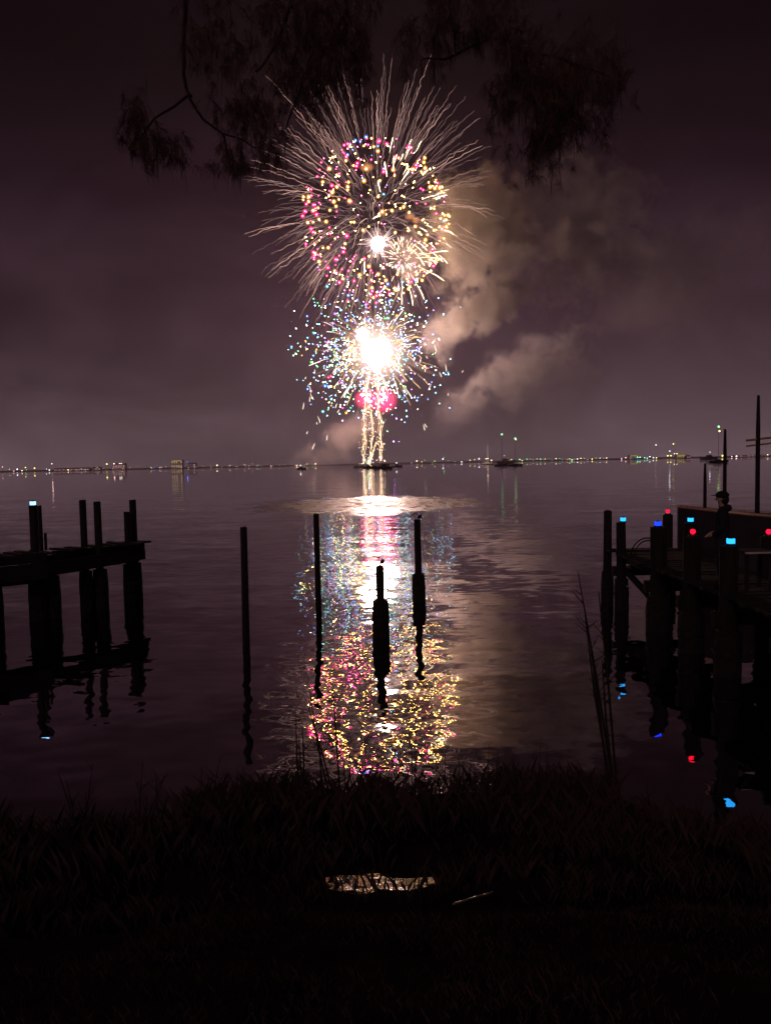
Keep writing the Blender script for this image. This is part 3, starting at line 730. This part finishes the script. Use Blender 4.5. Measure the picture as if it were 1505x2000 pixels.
for (px, yw, ty, wpx, slv, lab) in [
    (481, 1260, 1030, 15, None, 'plain slim mooring pile left of the fireworks reflection'),
    (622, 1188, 1004, 12, None, 'plain slim pile at the left edge of the fireworks reflection'),
    (744, 1244, 1105, 17, (35, 1173), 'short sleeved pile in the middle of the bright reflection'),
    (818, 1174, 1015, 14, (27, 1121), 'tall sleeved pile right of the middle of the reflection')]:
    base = wl(px, yw); s = base.y / FPX; top = top_at(px - (yw - ty) * .0205, ty, base)
    pile(base, top, wpx * s / 2, label=lab, sleeve=(slv[0] * s / 2, top_at(px, slv[1], base)) if slv else None, lean=(random.uniform(-.01, .01), 0))
    if slv:
        # unlit solar spotlight: stalk, tilted panel, lamp head
        e = empty('solar_spotlight', (base.x, base.y, top), 0, f"unlit solar spotlight on top of the {'short' if ty > 1050 else 'tall'} sleeved pile", 'light')
        MB().tube([(0, 0, -.01), (0, 0, .09), (-.02, 0, .17)], .009, 6).build('stalk', BLACK, e)
        rot = Matrix.Rotation(R(18 if ty > 1050 else -38), 3, 'Y')
        MB().box((-.075, 0, .19 if ty > 1050 else .16), (.15, .11, .016), rot).build('solar_panel', BLACK, e)
        MB().tube([(.01, 0, .07), (.06, .0, .085), (.10, 0, .085)], [.022, .045, .05], 10).build('lamp_head', BLACK, e)
        MB().box((.03, 0, .05), (.06, .015, .03)).build('bracket', BLACK, e)

# ---------------------------------------------------------------- pile-cap lights
CAPE = {'cyan': emit('cap_light_cyan', (0.02, 0.36, 0.95), 2.2), 'red': emit('cap_light_red', (1.0, 0.005, 0.03), 2.4),
        'blue': emit('cap_light_blue', (0.005, 0.03, 1.0), 3.2), 'ice': emit('cap_light_ice', (0.25, 0.6, 1.0), 3.0)}
for q in CAPE.values(): q.cycles.emission_sampling = 'FRONT'
def cap_light(p, c, label):
    e = empty('solar_cap_light', p, 0, label, 'light')
    MB().tube([(0, 0, 0), (0, 0, .02)], [.085, .08], 10).build('base', BLACK, e)
    if c == 'red': MB().ico((0, 0, .08), .048, 2).build('lens', CAPE[c], e, smooth=True)
    else: MB().box((0, 0, .065), (.096, .096, .078)).build('lens', CAPE[c], e)
    MB().tube([(0, 0, .104 if c != 'red' else .126), (0, 0, .125 if c != 'red' else .14)], [.045, .025], 8).build('cap', BLACK, e)

# ---------------------------------------------------------------- left pier (ruined)
A0 = wl(75, 1210); B0 = wl(171, 1193); D0 = wl(262, 1172)
L0 = wl(-60, 1240)
e = empty('ruined_pier', (A0.x, A0.y, 0), 0, 'ruined timber pier stub standing at the left edge', 'pier')
LP = e.location.copy()
def sl(px, yw, ty, wpx, swpx=30, sz=0.75):
    b_ = wl(px, yw); s = b_.y / FPX
    pile(b_, top_at(px, ty, b_), wpx * s / 2, parent=e, sleeve=(swpx * s / 2, sz) if swpx else None)
    return b_, top_at(px, ty, b_)
pa, ta = sl(76, 1211, 989, 17, 34, 1.0)
sl(88, 1204, 988, 8, 0)
sl(104, 1206, 1085, 24, 33, 1.0)
sl(171, 1194, 977, 14, 26, 1.0); sl(199, 1190, 980, 15, 29, 1.0)
sl(255, 1176, 1000, 13, 24, 1.0); sl(267, 1172, 977, 14, 25, 1.0)
sl(-8, 1228, 1090, 24, 34, 1.0)
def beam(pa_, pb_, hgt, wid, name='beam', m=WOODH):
    pa_ = Vector(pa_); pb_ = Vector(pb_); d = (pb_ - pa_); L = d.length; x = d.normalized(); y = Vector((0, 0, 1)).cross(x).normalized(); z = x.cross(y)
    rot = Matrix((x, y, z)).transposed(); b = MB(); n = 8; v = []; f = []
    for i in range(n + 1):
        q = pa_ + d * (i / n) + Vector((0, 0, 0.02 * mnoise.noise(Vector((i * .8, L, 1)))))
        for (a, c) in ((-1, -1), (1, -1), (1, 1), (-1, 1)): v.append(q + y * (a * wid / 2) + z * (c * hgt / 2 * (1 + .07 * mnoise.noise(Vector((i, a, c))))) - e.location)
    for i in range(n):
        for j in range(4): f.append((i*4 + j, i*4 + (j+1) % 4, (i+1)*4 + (j+1) % 4, (i+1)*4 + j))
    f += [(3, 2, 1, 0), tuple(n*4 + j for j in range(4))]
    return b.add(v, f).build(name, m, e)
fa, fb, fd = wl(104, 1211), wl(185, 1195), wl(278, 1173)
P = lambda q, z, dy=0: Vector((q.x, q.y + dy, z))
fl = wl(-40, 1232)
beam(P(fl, 1.18, -.22), P(fa, 1.20, -.22), .36, .15); beam(P(fa, 1.24, -.22), P(fd, 1.24, -.22), .30, .15)
beam(P(fl, 1.48, -.2), P(fa, 1.5, -.2), .2, .14); beam(P(fa, 1.46, .22), P(fd, 1.40, .22), .26, .15)
beam(P(fl, 1.02, .2), P(fa, 1.02, .2), .26, .15); beam(P(fa, 1.15, .25), P(fd, 1.2, .25), .24, .15)
for k in range(15):                                        # surviving deck planks
    u = k / 14; q = Vector((fl.x, fl.y, 0)).lerp(Vector((fd.x, fd.y, 0)), u); dirn = (fd - fl).normalized(); nrm = Vector((-dirn.y, dirn.x, 0))
    if k in (6, 9): continue
    w2 = .42 + random.uniform(-.05, .1); zc = 1.60 - .04 * u + random.uniform(-.012, .012)
    rot = Matrix((dirn, nrm, Vector((0, 0, 1)))).transposed()
    MB().box(q + nrm * random.uniform(0, .05) + Vector((0, 0, zc)) - LP, (.17, w2 * 2, .045), rot @ Matrix.Rotation(random.uniform(-.05, .05), 3, 'X'), 0, .006).build('plank', WOODH, e)
MB().box(P(wl(92, 1208), 1.62) - LP + Vector((.06, 0, .2)), (.05, .05, .4)).build('cleat_post', BLACK, e)
cap_light(Vector((pa.x, pa.y, ta + .01)), 'ice', 'ice-blue glowing cap light on the left pier post')

# ---------------------------------------------------------------- right pier
PX0, PX1 = 5.45, 6.8
e = empty('timber_pier', (PX0, 7.0, 0), 0, 'long timber pier with lit posts at the right edge', 'pier')
RP = e.location.copy()
rowL = [(18.75, 2.22, .105), (17.6, 2.02, .115), (15.35, 2.10, .17), (13.6, 2.08, .16), (12.1, 2.08, .15), (10.2, 1.9, .15), (8.4, 1.9, .15)]
rowR = [(19.3, 2.05, .13), (17.1, 2.02, .15), (15.3, 1.5, .14), (13.6, 2.05, .15), (11.6, 2.0, .15), (9.5, 1.9, .15)]
for (y, h, r) in rowL: pile(Vector((PX0 + random.uniform(-.04, .04), y, 0)), h, r, parent=e, sleeve=(r * 1.42, .72), lean=(random.uniform(-.012, .012), 0))
for (y, h, r) in rowR: pile(Vector((PX1 + (0.3 if y > 19 else 0) , y, 0)), h, r, parent=e, sleeve=(r * 1.5, .72))
for x in (PX0 + .28, (PX0 + PX1) / 2, PX1 - .25): beam((x, 7.0, 1.12), (x, 18.4, 1.12), .26, .12, 'stringer')
for y in (8.4, 10.2, 12.1, 13.6, 15.35, 17.55): beam((PX0 - .2, y + .2, .88), (PX1 + .3, y + .2, .88), .22, .13, 'cap_beam')
y = 7.1
while y < 18.5:
    ln = 1.65 + random.uniform(-.05, .05)
    if not (17.9 < y < 18.1):
        MB().box(Vector(((PX0 + PX1) / 2 + random.uniform(-.03, .03), y, 1.285 + random.uniform(-.008, .008))) - RP, (ln, .135, .045), Matrix.Rotation(random.uniform(-.012, .012), 3, 'Z'), 0, .004).build('plank', WOODH, e)
    y += .15
beam((PX0 + .02, 16.0, .62), (PX0 + .02, 17.6, .95), .14, .06, 'brace')
for (y, h) in ((17.47, 1.02), (17.47, .58)):
    MB().box(Vector((PX0 + .03, y - .17, h)) - RP, (.1, .03, .035), Matrix.Rotation(.35, 3, 'Y')).build('bracket', STEEL, e)
for (x, y, h, c, lab) in [(PX0, 17.6, 2.03, 'cyan', 'cyan cap light on the farthest left-row post of the right pier'),
                     (PX0, 15.35, 2.11, 'blue', 'deep blue cap light on the right pier'),
                     (PX0, 13.6, 2.09, 'red', 'red cap light below a cyan one on the right pier'),
                     (PX0, 12.1, 2.09, 'cyan', 'largest cyan cap light, below the person on the right pier'),
                     (PX1 + .3, 19.3, 2.06, 'red', 'topmost red cap light beside the deep blue one'),
                     (PX1, 17.1, 2.03, 'cyan', 'cyan cap light right above a red one on the right pier'),
                     (PX1, 13.6, 2.06, 'red', 'red cap light at the right edge of the picture')]:
    cap_light(Vector((x, y, h)), c, lab)
# coiled hose standing up from the deck
hs = MB()
for (r, dy) in ((.30, 0), (.35, .06)):
    c = Vector((PX0 + .42, 17.2 + dy, 1.31))
    hs.tube([c + Vector((r * math.cos(a), .05 * math.sin(a * 2), max(0, r * 1.05 * math.sin(a)) + .01)) for a in [math.pi * i / 14 for i in range(15)]], .016, 6)
hs.build('rubber_hose', BLACK, label='black hose looped above the end of the right pier', cat='hose')
# cleaning table on the deck
q = Vector((6.02, 12.55, 1.31)); e2 = empty('cleaning_table', q, 0, 'small pale-edged table on the right pier deck', 'table')
MB().box((0, 0, .62), (.5, .5, .04)).build('table_top', WOODH, e2); MB().box((0, -.262, .622), (.5, .02, .03)).build('edge_strip', WHITE, e2)
for sx in (-1, 1):
    for sy in (-1, 1): MB().box((sx * .2, sy * .2, .3), (.05, .05, .6)).build('leg', WOOD, e2)

# ---------------------------------------------------------------- moored sailing boat behind the right pier
bow = at(1331, 991, 21.0); Lb = 12.0
e = empty('moored_sailing_boat', (bow.x + Lb / 2, 21.3, 0), math.pi, 'dark wooden sailing boat with pale rails moored behind the right pier', 'boat')
Hb = 1.55; v, f = hull_mesh(Lb, 3.2, Hb, 16, .35, .8)
MB().add(v, f).build('hull', HULLM, e, smooth=False)
for s in (0, 6):
    pts = [Vector(v[i * 7 + s]) + Vector((0, 0, .03)) for i in range(17)]
    MB().tube(pts, .05, 6).build('rail', VARN if s == 0 else WHITE, e)
pts = [Vector(v[i * 7 + 5]) * 1.0 + Vector((0, .03, .25)) for i in range(2, 13)]
MB().tube(pts, .03, 6).build('rub_strake', WHITE, e)
MB().add([(-3.2, -.9, 1.5), (1.2, -.8, 1.5), (1.2, .8, 1.5), (-3.2, .9, 1.5), (-3.1, -.8, 2.0), (.9, -.7, 1.95), (.9, .7, 1.95), (-3.1, .8, 2.0)],
         [(4,5,6,7),(0,1,5,4),(1,2,6,5),(2,3,7,6),(3,0,4,7)]).build('cabin', HULLM, e)
def mast(px, ty, r, name, yoff=0.0):
    q = at(px, ty, 21.3 + yoff); lx = -(q.x - e.location.x)
    MB().tube([(lx, -yoff, 1.3), (lx, -yoff, q.z * .75 + .4), (lx, -yoff, q.z)], [r, r * .85, r * .55], 8).build(name, WOOD, e); return lx, q.z
mast(1376, 905, .055, 'jib_stay_post'); mast(1415, 838, .06, 'fore_mast')
lx, tz = mast(1480, 772, .07, 'main_mast')
for py, hh, mtx in ((857, .05, VARN), (868, .04, VARN)):
    q = at(1484, py, 21.3); MB().tube([(lx + .32, 0, q.z - .04), (lx - .1, 0, q.z), (lx - 1.0, 0, q.z + .09)], hh * .6, 6).build('crosstree', mtx, e)

# ---------------------------------------------------------------- person on the right pier
def person(loc, rz, H):
    e = empty('person', loc, rz, 'person in dark jacket and cap standing on the right pier watching', 'person')
    k = H / 1.72
    J = {}; E = []; Rr = {}
    def j(n, x, y, z, r): J[n] = Vector((x, y, z)) * k; Rr[n] = r * k
    # local frame: faces +Y
    j('pel', 0, 0, .95, .15); j('sp', 0, .0, 1.12, .145); j('ch', 0, .0, 1.32, .165); j('nk0', 0, -.01, 1.44, .075); j('nk', 0, .0, 1.50, .055)
    j('hd0', 0, .015, 1.56, .078); j('hd1', 0, .01, 1.64, .092); j('hd2', 0, .0, 1.69, .075)
    for s, n in ((-1, 'l'), (1, 'r')):
        j('sh' + n, s * .18, -.01, 1.40, .075); j('el' + n, s * .25, -.04, 1.14, .055); j('wr' + n, s * .23, .12, .98, .04); j('ha' + n, s * .21, .2, .96, .035)
        j('hp' + n, s * .09, 0, .88, .11); j('kn' + n, s * .10, .02, .50, .075); j('an' + n, s * .10, -.02, .10, .055); j('to' + n, s * .11, .13, .04, .042)
        E += [('ch', 'sh' + n), ('sh' + n, 'el' + n), ('el' + n, 'wr' + n), ('wr' + n, 'ha' + n), ('pel', 'hp' + n), ('hp' + n, 'kn' + n), ('kn' + n, 'an' + n), ('an' + n, 'to' + n)]
        for q in range(4):
            j(f'f{n}{q}', s * (.185 + q * .016), .235 + (.012 if q in (1, 2) else 0), .945 - .004 * q, .011); j(f'g{n}{q}', s * (.18 + q * .016), .27, .925, .009)
            E += [('ha' + n, f'f{n}{q}'), (f'f{n}{q}', f'g{n}{q}')]
        j('t' + n, s * .165, .2, .975, .012); j('u' + n, s * .15, .235, .97, .01); E += [('ha' + n, 't' + n), ('t' + n, 'u' + n)]
    E += [('pel', 'sp'), ('sp', 'ch'), ('ch', 'nk0'), ('nk0', 'nk'), ('nk', 'hd0'), ('hd0', 'hd1'), ('hd1', 'hd2')]
    names = list(J); me = bpy.data.meshes.new('body'); me.from_pydata([J[n] for n in names], [(names.index(a), names.index(b)) for a, b in E], [])
    o = bpy.data.objects.new('body', me); link(o)
    md = o.modifiers.new('skin', 'SKIN'); o.modifiers.new('sub', 'SUBSURF').levels = 2
    sv = me.skin_vertices[0].data
    for i, n in enumerate(names): sv[i].radius = (Rr[n], Rr[n]); sv[i].use_root = (n == 'pel')
    dg = bpy.context.evaluated_depsgraph_get(); nm = bpy.data.meshes.new_from_object(o.evaluated_get(dg))
    o.modifiers.clear(); o.data = nm; o.parent = e
    skin = surf('skin', (0.55, 0.33, 0.25), (0.48, 0.28, 0.21), .5, 20); jac = surf('dark_jacket', (0.02, 0.018, 0.022), None, .9, 12); tro = surf('dark_trousers', (0.025, 0.025, 0.035), None, .9, 12); sho = BLACK
    nm.materials.clear()
    for m_ in (skin, jac, tro, sho): nm.materials.append(m_)
    for p_ in nm.polygons:
        c = p_.center / k; p_.use_smooth = True
        p_.material_index = 0 if c.z > 1.475 or (abs(c.x) > .13 and c.y > .14 and .85 < c.z < 1.05) else (1 if c.z > .90 else (2 if c.z > .11 else 3))
    hx = lambda *a: Vector(a) * k
    MB().ico(hx(0, .1, 1.60), .016 * k, 1, 0, (.8, 1.3, 1.5)).build('nose', skin, e, smooth=True)
    for s in (-1, 1):
        MB().ico(hx(s * .088, 0, 1.60), .022 * k, 1, 0, (.4, .8, 1.3)).build('ear', skin, e, smooth=True)
        MB().ico(hx(s * .033, .088, 1.625), .012 * k, 1).build('eye', WHITE, e, smooth=True)
    MB().ico(hx(0, .092, 1.555), .02 * k, 1, 0, (1.3, .5, .4)).build('mouth', surf('lips', (.35, .12, .1)), e, smooth=True)
    cap = MB(); cap.ico(hx(0, -.005, 1.675), .112 * k, 2, 0, (1, 1.08, .72)); cap.ico(hx(0, .115, 1.672), .075 * k, 2, 0, (1, 1.1, .14)); cap.build('cap', jac, e, smooth=True)
    MB().ico(hx(0, -.045, 1.59), .095 * k, 2, 0, (1.02, .8, 1.05)).build('hair', surf('dark_hair', (.015, .01, .008), None, .6), e, smooth=True)
    hood = MB().ico(hx(0, -.08, 1.44), .12 * k, 2, 0, (1.25, .75, .6)); hood.build('hood', jac, e, smooth=True)
    return e
pp = at(1409, 962, 12.75)
person((pp.x, 12.75, 1.31), R(62), pp.z - 1.31)

# ---------------------------------------------------------------- tree with hanging moss overhead
random.seed(21)
e = empty('pine_tree', (-5.2, -1.5, bank_z(-5.2, -1.5) - .1), 0, 'tree whose drooping dark needle clumps hang into the top of the view', 'tree')
OT = e.location.copy(); YB = 7.0
MB().tube([q - OT for q in (Vector((-5.2, -1.5, 1.6)), Vector((-5.1, -1.2, 3.4)), Vector((-4.6, -.2, 5.6)), Vector((-4.2, .8, 7.4)))], [.42, .33, .28, .22], 12).build('trunk', BARK, e, smooth=True)
def wig(pts, sub=5, amp=.05):
    out = []
    for a, b_ in zip(pts, pts[1:]):
        for k in range(sub):
            q = a.lerp(b_, k / sub); out.append(q + Vector([amp * mnoise.noise(q * 2.3 + Vector((i * 7, 0, 0))) for i in range(3)]))
    out.append(pts[-1]); return out
def limb(pts, r0, r1, name='branch'):
    pts = wig(pts); n = len(pts)
    MB().tube([q - OT for q in pts], [r0 + (r1 - r0) * i / (n - 1) for i in range(n)], 7).build(name, BARK, e)
A = lambda x, y, dY=0: at(x, y, YB + dY)
main = [Vector((-4.3, .6, 7.2)), Vector((-3.2, 4, 8.6)), A(330, -150), A(600, -130, .4), A(900, -90, .6), A(1150, -120, .3)]
limb(main, .19, .08, 'limb')
limb([A(362, -140), A(360, 0), A(356, 90), A(358, 145), A(374, 188)], .022, .013)
limb([A(374, 188), A(345, 212), A(305, 232), A(262, 275)], .014, .006); limb([A(374, 188), A(398, 232), A(436, 265), A(470, 275), A(500, 290)], .013, .005)
limb([A(436, 265), A(440, 300), A(452, 335)], .009, .004)
limb([A(590, -120, .3), A(572, 0, .3), A(556, 45, .3), A(540, 78, .2), A(500, 140)], .028, .008); limb([A(572, 0, .3), A(610, 110, .2), A(580, 200), A(560, 250)], .02, .006)
limb([A(900, -90, .6), A(945, 20, .4), A(985, 70, .2), A(1025, 108), A(1075, 112)], .028, .010); limb([A(985, 70, .2), A(930, 95, .2), A(870, 120, .2), A(822, 118, .2)], .016, .006)
limb([A(1025, 108), A(1035, 180), A(1050, 260)], .016, .005); limb([A(1075, 112), A(1130, 130), A(1190, 150)], .014, .005); limb([A(1130, 130), A(1120, 210), A(1150, 262)], .012, .004)
limb([A(690, -110, .5), A(680, 10, .3), A(650, 90, .2)], .022, .007)
CL = [(268, 258, 42, 46, 500), (330, 290, 45, 34, 420), (400, 40, 60, 70, 420), (450, 120, 70, 60, 420), (500, 250, 55, 50, 520), (455, 320, 40, 26, 260), (520, 150, 60, 60, 420), (620, 110, 80, 95, 1500),
      (660, 40, 80, 60, 1000), (560, 30, 70, 50, 500), (700, 130, 30, 60, 350), (850, 50, 34, 46, 500), (935, 35, 66, 46, 1100), (990, 90, 40, 30, 400), (790, 105, 30, 20, 200), (1040, 130, 70, 46, 700), (1075, 200, 60, 74, 1500), (1110, 160, 84, 50, 1100),
      (1045, 285, 44, 36, 620), (1120, 240, 40, 46, 560), (1195, 150, 24, 60, 480), (975, 190, 26, 60, 380), (540, 300, 26, 40, 160), (1160, 100, 50, 40, 300)]
lf = MB(); ms = MB(); s = YB / FPX
for (cx, cy_, rx, ry, n) in CL:
    c = A(cx, cy_); subs = [(random.gauss(0, .45), random.gauss(0, .45), random.gauss(0, .4)) for _ in range(max(4, n // 45))]
    for k in range(max(9, n // 9)):
        u = random.choice(subs); q = c + Vector(((u[0] + random.gauss(0, .34)) * rx * s, (u[2] + random.gauss(0, .3)) * .45, (u[1] + random.gauss(0, .34)) * ry * s))
        ax = (rsph() + Vector((0, 0, -.5))).normalized()
        for i_ in range(random.randint(18, 30)):
            d = (ax * .55 + rsph() * .8 + Vector((0, 0, -.35))).normalized(); a = d.orthogonal().normalized(); L = random.uniform(.05, .13); W = .0016
            q0 = q + ax * random.uniform(-.05, .05); dr = Vector((0, 0, -L * random.uniform(.1, .45)))
            lf.add([q0 - a * W, q0 + a * W, q0 + d * L * .6 + dr * .3 + a * W, q0 + d * L + dr, q0 + d * L * .6 + dr * .3 - a * W], [(0, 1, 2, 3, 4)])
    for k in range(n // 12):
        u = random.choice(subs); q = c + Vector(((u[0] + random.gauss(0, .2)) * rx * s, u[2] * .4, u[1] * ry * s)); L = random.uniform(.06, .34); dx = random.uniform(-.02, .02)
        wd = random.uniform(.0015, .004); m2 = q + Vector((dx, 0, -L * .5)); b_ = q + Vector((dx * 1.4, 0, -L))
        ms.add([q + Vector((-wd, 0, 0)), q + Vector((wd, 0, 0)), m2 + Vector((wd, 0, 0)), b_, m2 + Vector((-wd, 0, 0))], [(0, 1, 2, 3, 4)])
lf.v = [tuple(Vector(q) - OT) for q in lf.v]; ms.v = [tuple(Vector(q) - OT) for q in ms.v]
lf.build('crown', LEAF, e, kind='stuff'); ms.build('hanging_moss', MOSS, e, kind='stuff')

# ---------------------------------------------------------------- marsh grass, reeds and twigs on the bank
random.seed(33)
g = MB()
def blade(x, y, h, lean, wd):
    z = bank_z(x, y) - .02; a = random.uniform(0, 6.28); dx, dy = math.cos(a), math.sin(a); px_, py_ = -dy, dx
    b0 = Vector((x, y, z)); m1 = b0 + Vector((dx * lean * .35, dy * lean * .35, h * .6)); t_ = b0 + Vector((dx * lean, dy * lean, h)); o_ = Vector((px_, py_, 0)) * wd
    g.add([b0 - o_, b0 + o_, m1 + o_ * .7, t_, m1 - o_ * .7], [(0, 1, 2, 3, 4)])
for k in range(52000):
    y = random.uniform(2.4, 8.8); x = random.uniform(-1, 1) * (y * .62 + .6)
    d = math.hypot((x - PUD.x) / 0.56, (y - PUD.y) / 0.30)
    if d < 1 and random.random() > (.16 if y > PUD.y else .34): continue
    if 5.4 < y < 6.35 and d < 1.9 and random.random() < .6: continue
    if -.1 < (x - .42) < .75 and 4.1 < y < 6.0 and abs((y - 5.35) - (x - .6) * .45) < .17: continue
    ye = y + shore_shift(x) * sstep(4.0, 5.6, y)
    if ye > 8.5: continue
    cl = mnoise.noise(Vector((x * 1.3, y * 1.3, 0))); c2 = mnoise.noise(Vector((x * 4.0, y * 4.0, 9)))
    if random.random() > .45 + .8 * cl + .35 * c2: continue
    if ye > 6.7:
        lim = (CAM.z - (640 if abs(x) < 2.2 else 730) / FPX * y) - bank_z(x, y) + .10 + .22 * c2 + .14 * max(0, cl) + .10 * sstep(.6, 1.2, abs(x))
        h = (1 - .75 * random.random() ** 1.3) * min(max(.04, lim), .42)
    elif ye > 5.3: h = random.uniform(.04, .16) * (1.6 if d < 1.3 else 1) + .22 * max(0, cl + c2 * .5) * sstep(.6, 1.0, abs(x - PUD.x))
    else: h = random.uniform(.02, .07) + .10 * max(0, cl) * random.random()
    blade(x, y, h, random.uniform(.2, .7) * h, random.uniform(.001, .0028))
g.build('marsh_grass', GRASS, label='dark marsh grass covering the bank', cat='grass', kind='stuff')
g = MB()
def reeds(name, px, py0, tips, lab, Y, r=.007):
    b0 = at(px, py0, Y); b0.z = bank_z(b0.x, b0.y) - .05
    e = empty(name, b0, 0, lab, 'plant')
    for (x0, tx, ty, side) in tips:
        t_ = at(tx, ty, Y + random.uniform(-.1, .1)) - b0; s0 = Vector(((x0 - px) * Y / FPX, 0, 0)); mid = s0.lerp(t_, .55) + Vector((random.uniform(-.03, .03), 0, 0))
        st = MB().tube([s0, mid, t_], [r, r * .8, r * .35], 5).build('stem', TWIG, e)
        for k in range(side):
            u = random.uniform(.45, .95); q = s0.lerp(t_, u); d = Vector((random.choice([-1, 1]) * random.uniform(.4, 1), random.uniform(-.3, .3), random.uniform(.4, 1))).normalized()
            MB().tube([q, q + d * random.uniform(.06, .2)], [r * .5, r * .2], 4).build('twig', TWIG, st)
reeds('reed_clump', 700, 1600, [(690, 683, 1452, 2), (700, 706, 1438, 2), (708, 714, 1447, 1), (685, 668, 1465, 1)], 'thin dark reeds at the bottom middle of the reflection', 7.6)
reeds('reed_clump', 808, 1600, [(803, 800, 1430, 2), (810, 811, 1420, 1), (806, 876, 1455, 2), (815, 862, 1470, 1)], 'dark twigs with one slanting branch under the tall sleeved pile', 7.5)
reeds('reed_clump', 640, 1600, [(652, 604, 1345, 3), (660, 600, 1375, 2), (668, 650, 1330, 2), (640, 622, 1440, 2)], 'bent dark stems below the slim pile left of the reflection', 7.4, .011)
reeds('reed_clump', 590, 1600, [(588, 578, 1395, 1), (592, 590, 1410, 1), (596, 583, 1440, 0)], 'upright dark reeds left of the reflection', 7.4, .012)
reeds('reed_clump', 885, 1560, [(882, 868, 1470, 1), (888, 896, 1474, 0), (893, 905, 1485, 1)], 'short dark stalks at the lower right corner of the reflection', 7.6)
reeds('reed_clump', 965, 1560, [(958, 955, 1452, 1), (968, 972, 1462, 1), (978, 985, 1470, 0), (1000, 1004, 1478, 1)], 'thin grass stalks on the bank right of the reflection', 7.6, .006)
reeds('reed_clump', 1062, 1560, [(1058, 1056, 1440, 1), (1066, 1067, 1450, 1), (1050, 1042, 1470, 0)], 'fine stalks near the bare sapling', 7.6, .006)
reeds('bare_sapling', 1205, 1560, [(1205, 1168, 1155, 7), (1200, 1128, 1118, 8), (1195, 1140, 1185, 6), (1200, 1175, 1290, 4), (1190, 1150, 1240, 5)], 'bare leafless sapling in front of the right pier', 8.0, .015)
random.seed(5)
for k, x in enumerate((150, 290, 400)):
    reeds('reed_clump', x, 1620, [(x + random.uniform(-30, 30), x + random.uniform(-40, 40), random.uniform(1480, 1560), 2) for _ in range(7)], ['dark reeds at the bottom left below the ruined pier', 'dark reeds on the bank between the pier and the slim pile', 'dark reeds on the bank under the plain slim pile'][k], 7.0, .008)
# wet driftwood stick
p0, p1 = wl(884, 1812, .42), wl(962, 1778, .42)
p0.z = bank_z(p0.x, p0.y) + .09; p1.z = bank_z(p1.x, p1.y) + .11
WET = surf('wet_driftwood', (0.16, 0.11, 0.08), (0.06, 0.04, 0.03), .16, 12, .6, spec=.9, coat=1.0)
pts = [p0.lerp(p1, i / 9) + Vector((0, 0, .003 * random.uniform(-1, 1))) for i in range(10)]
MB().tube(pts, [.007 + .003 * random.random() for _ in pts], 10).build('driftwood_stick', WET, smooth=True, label='wet stick catching the light on the dark bank', cat='stick')
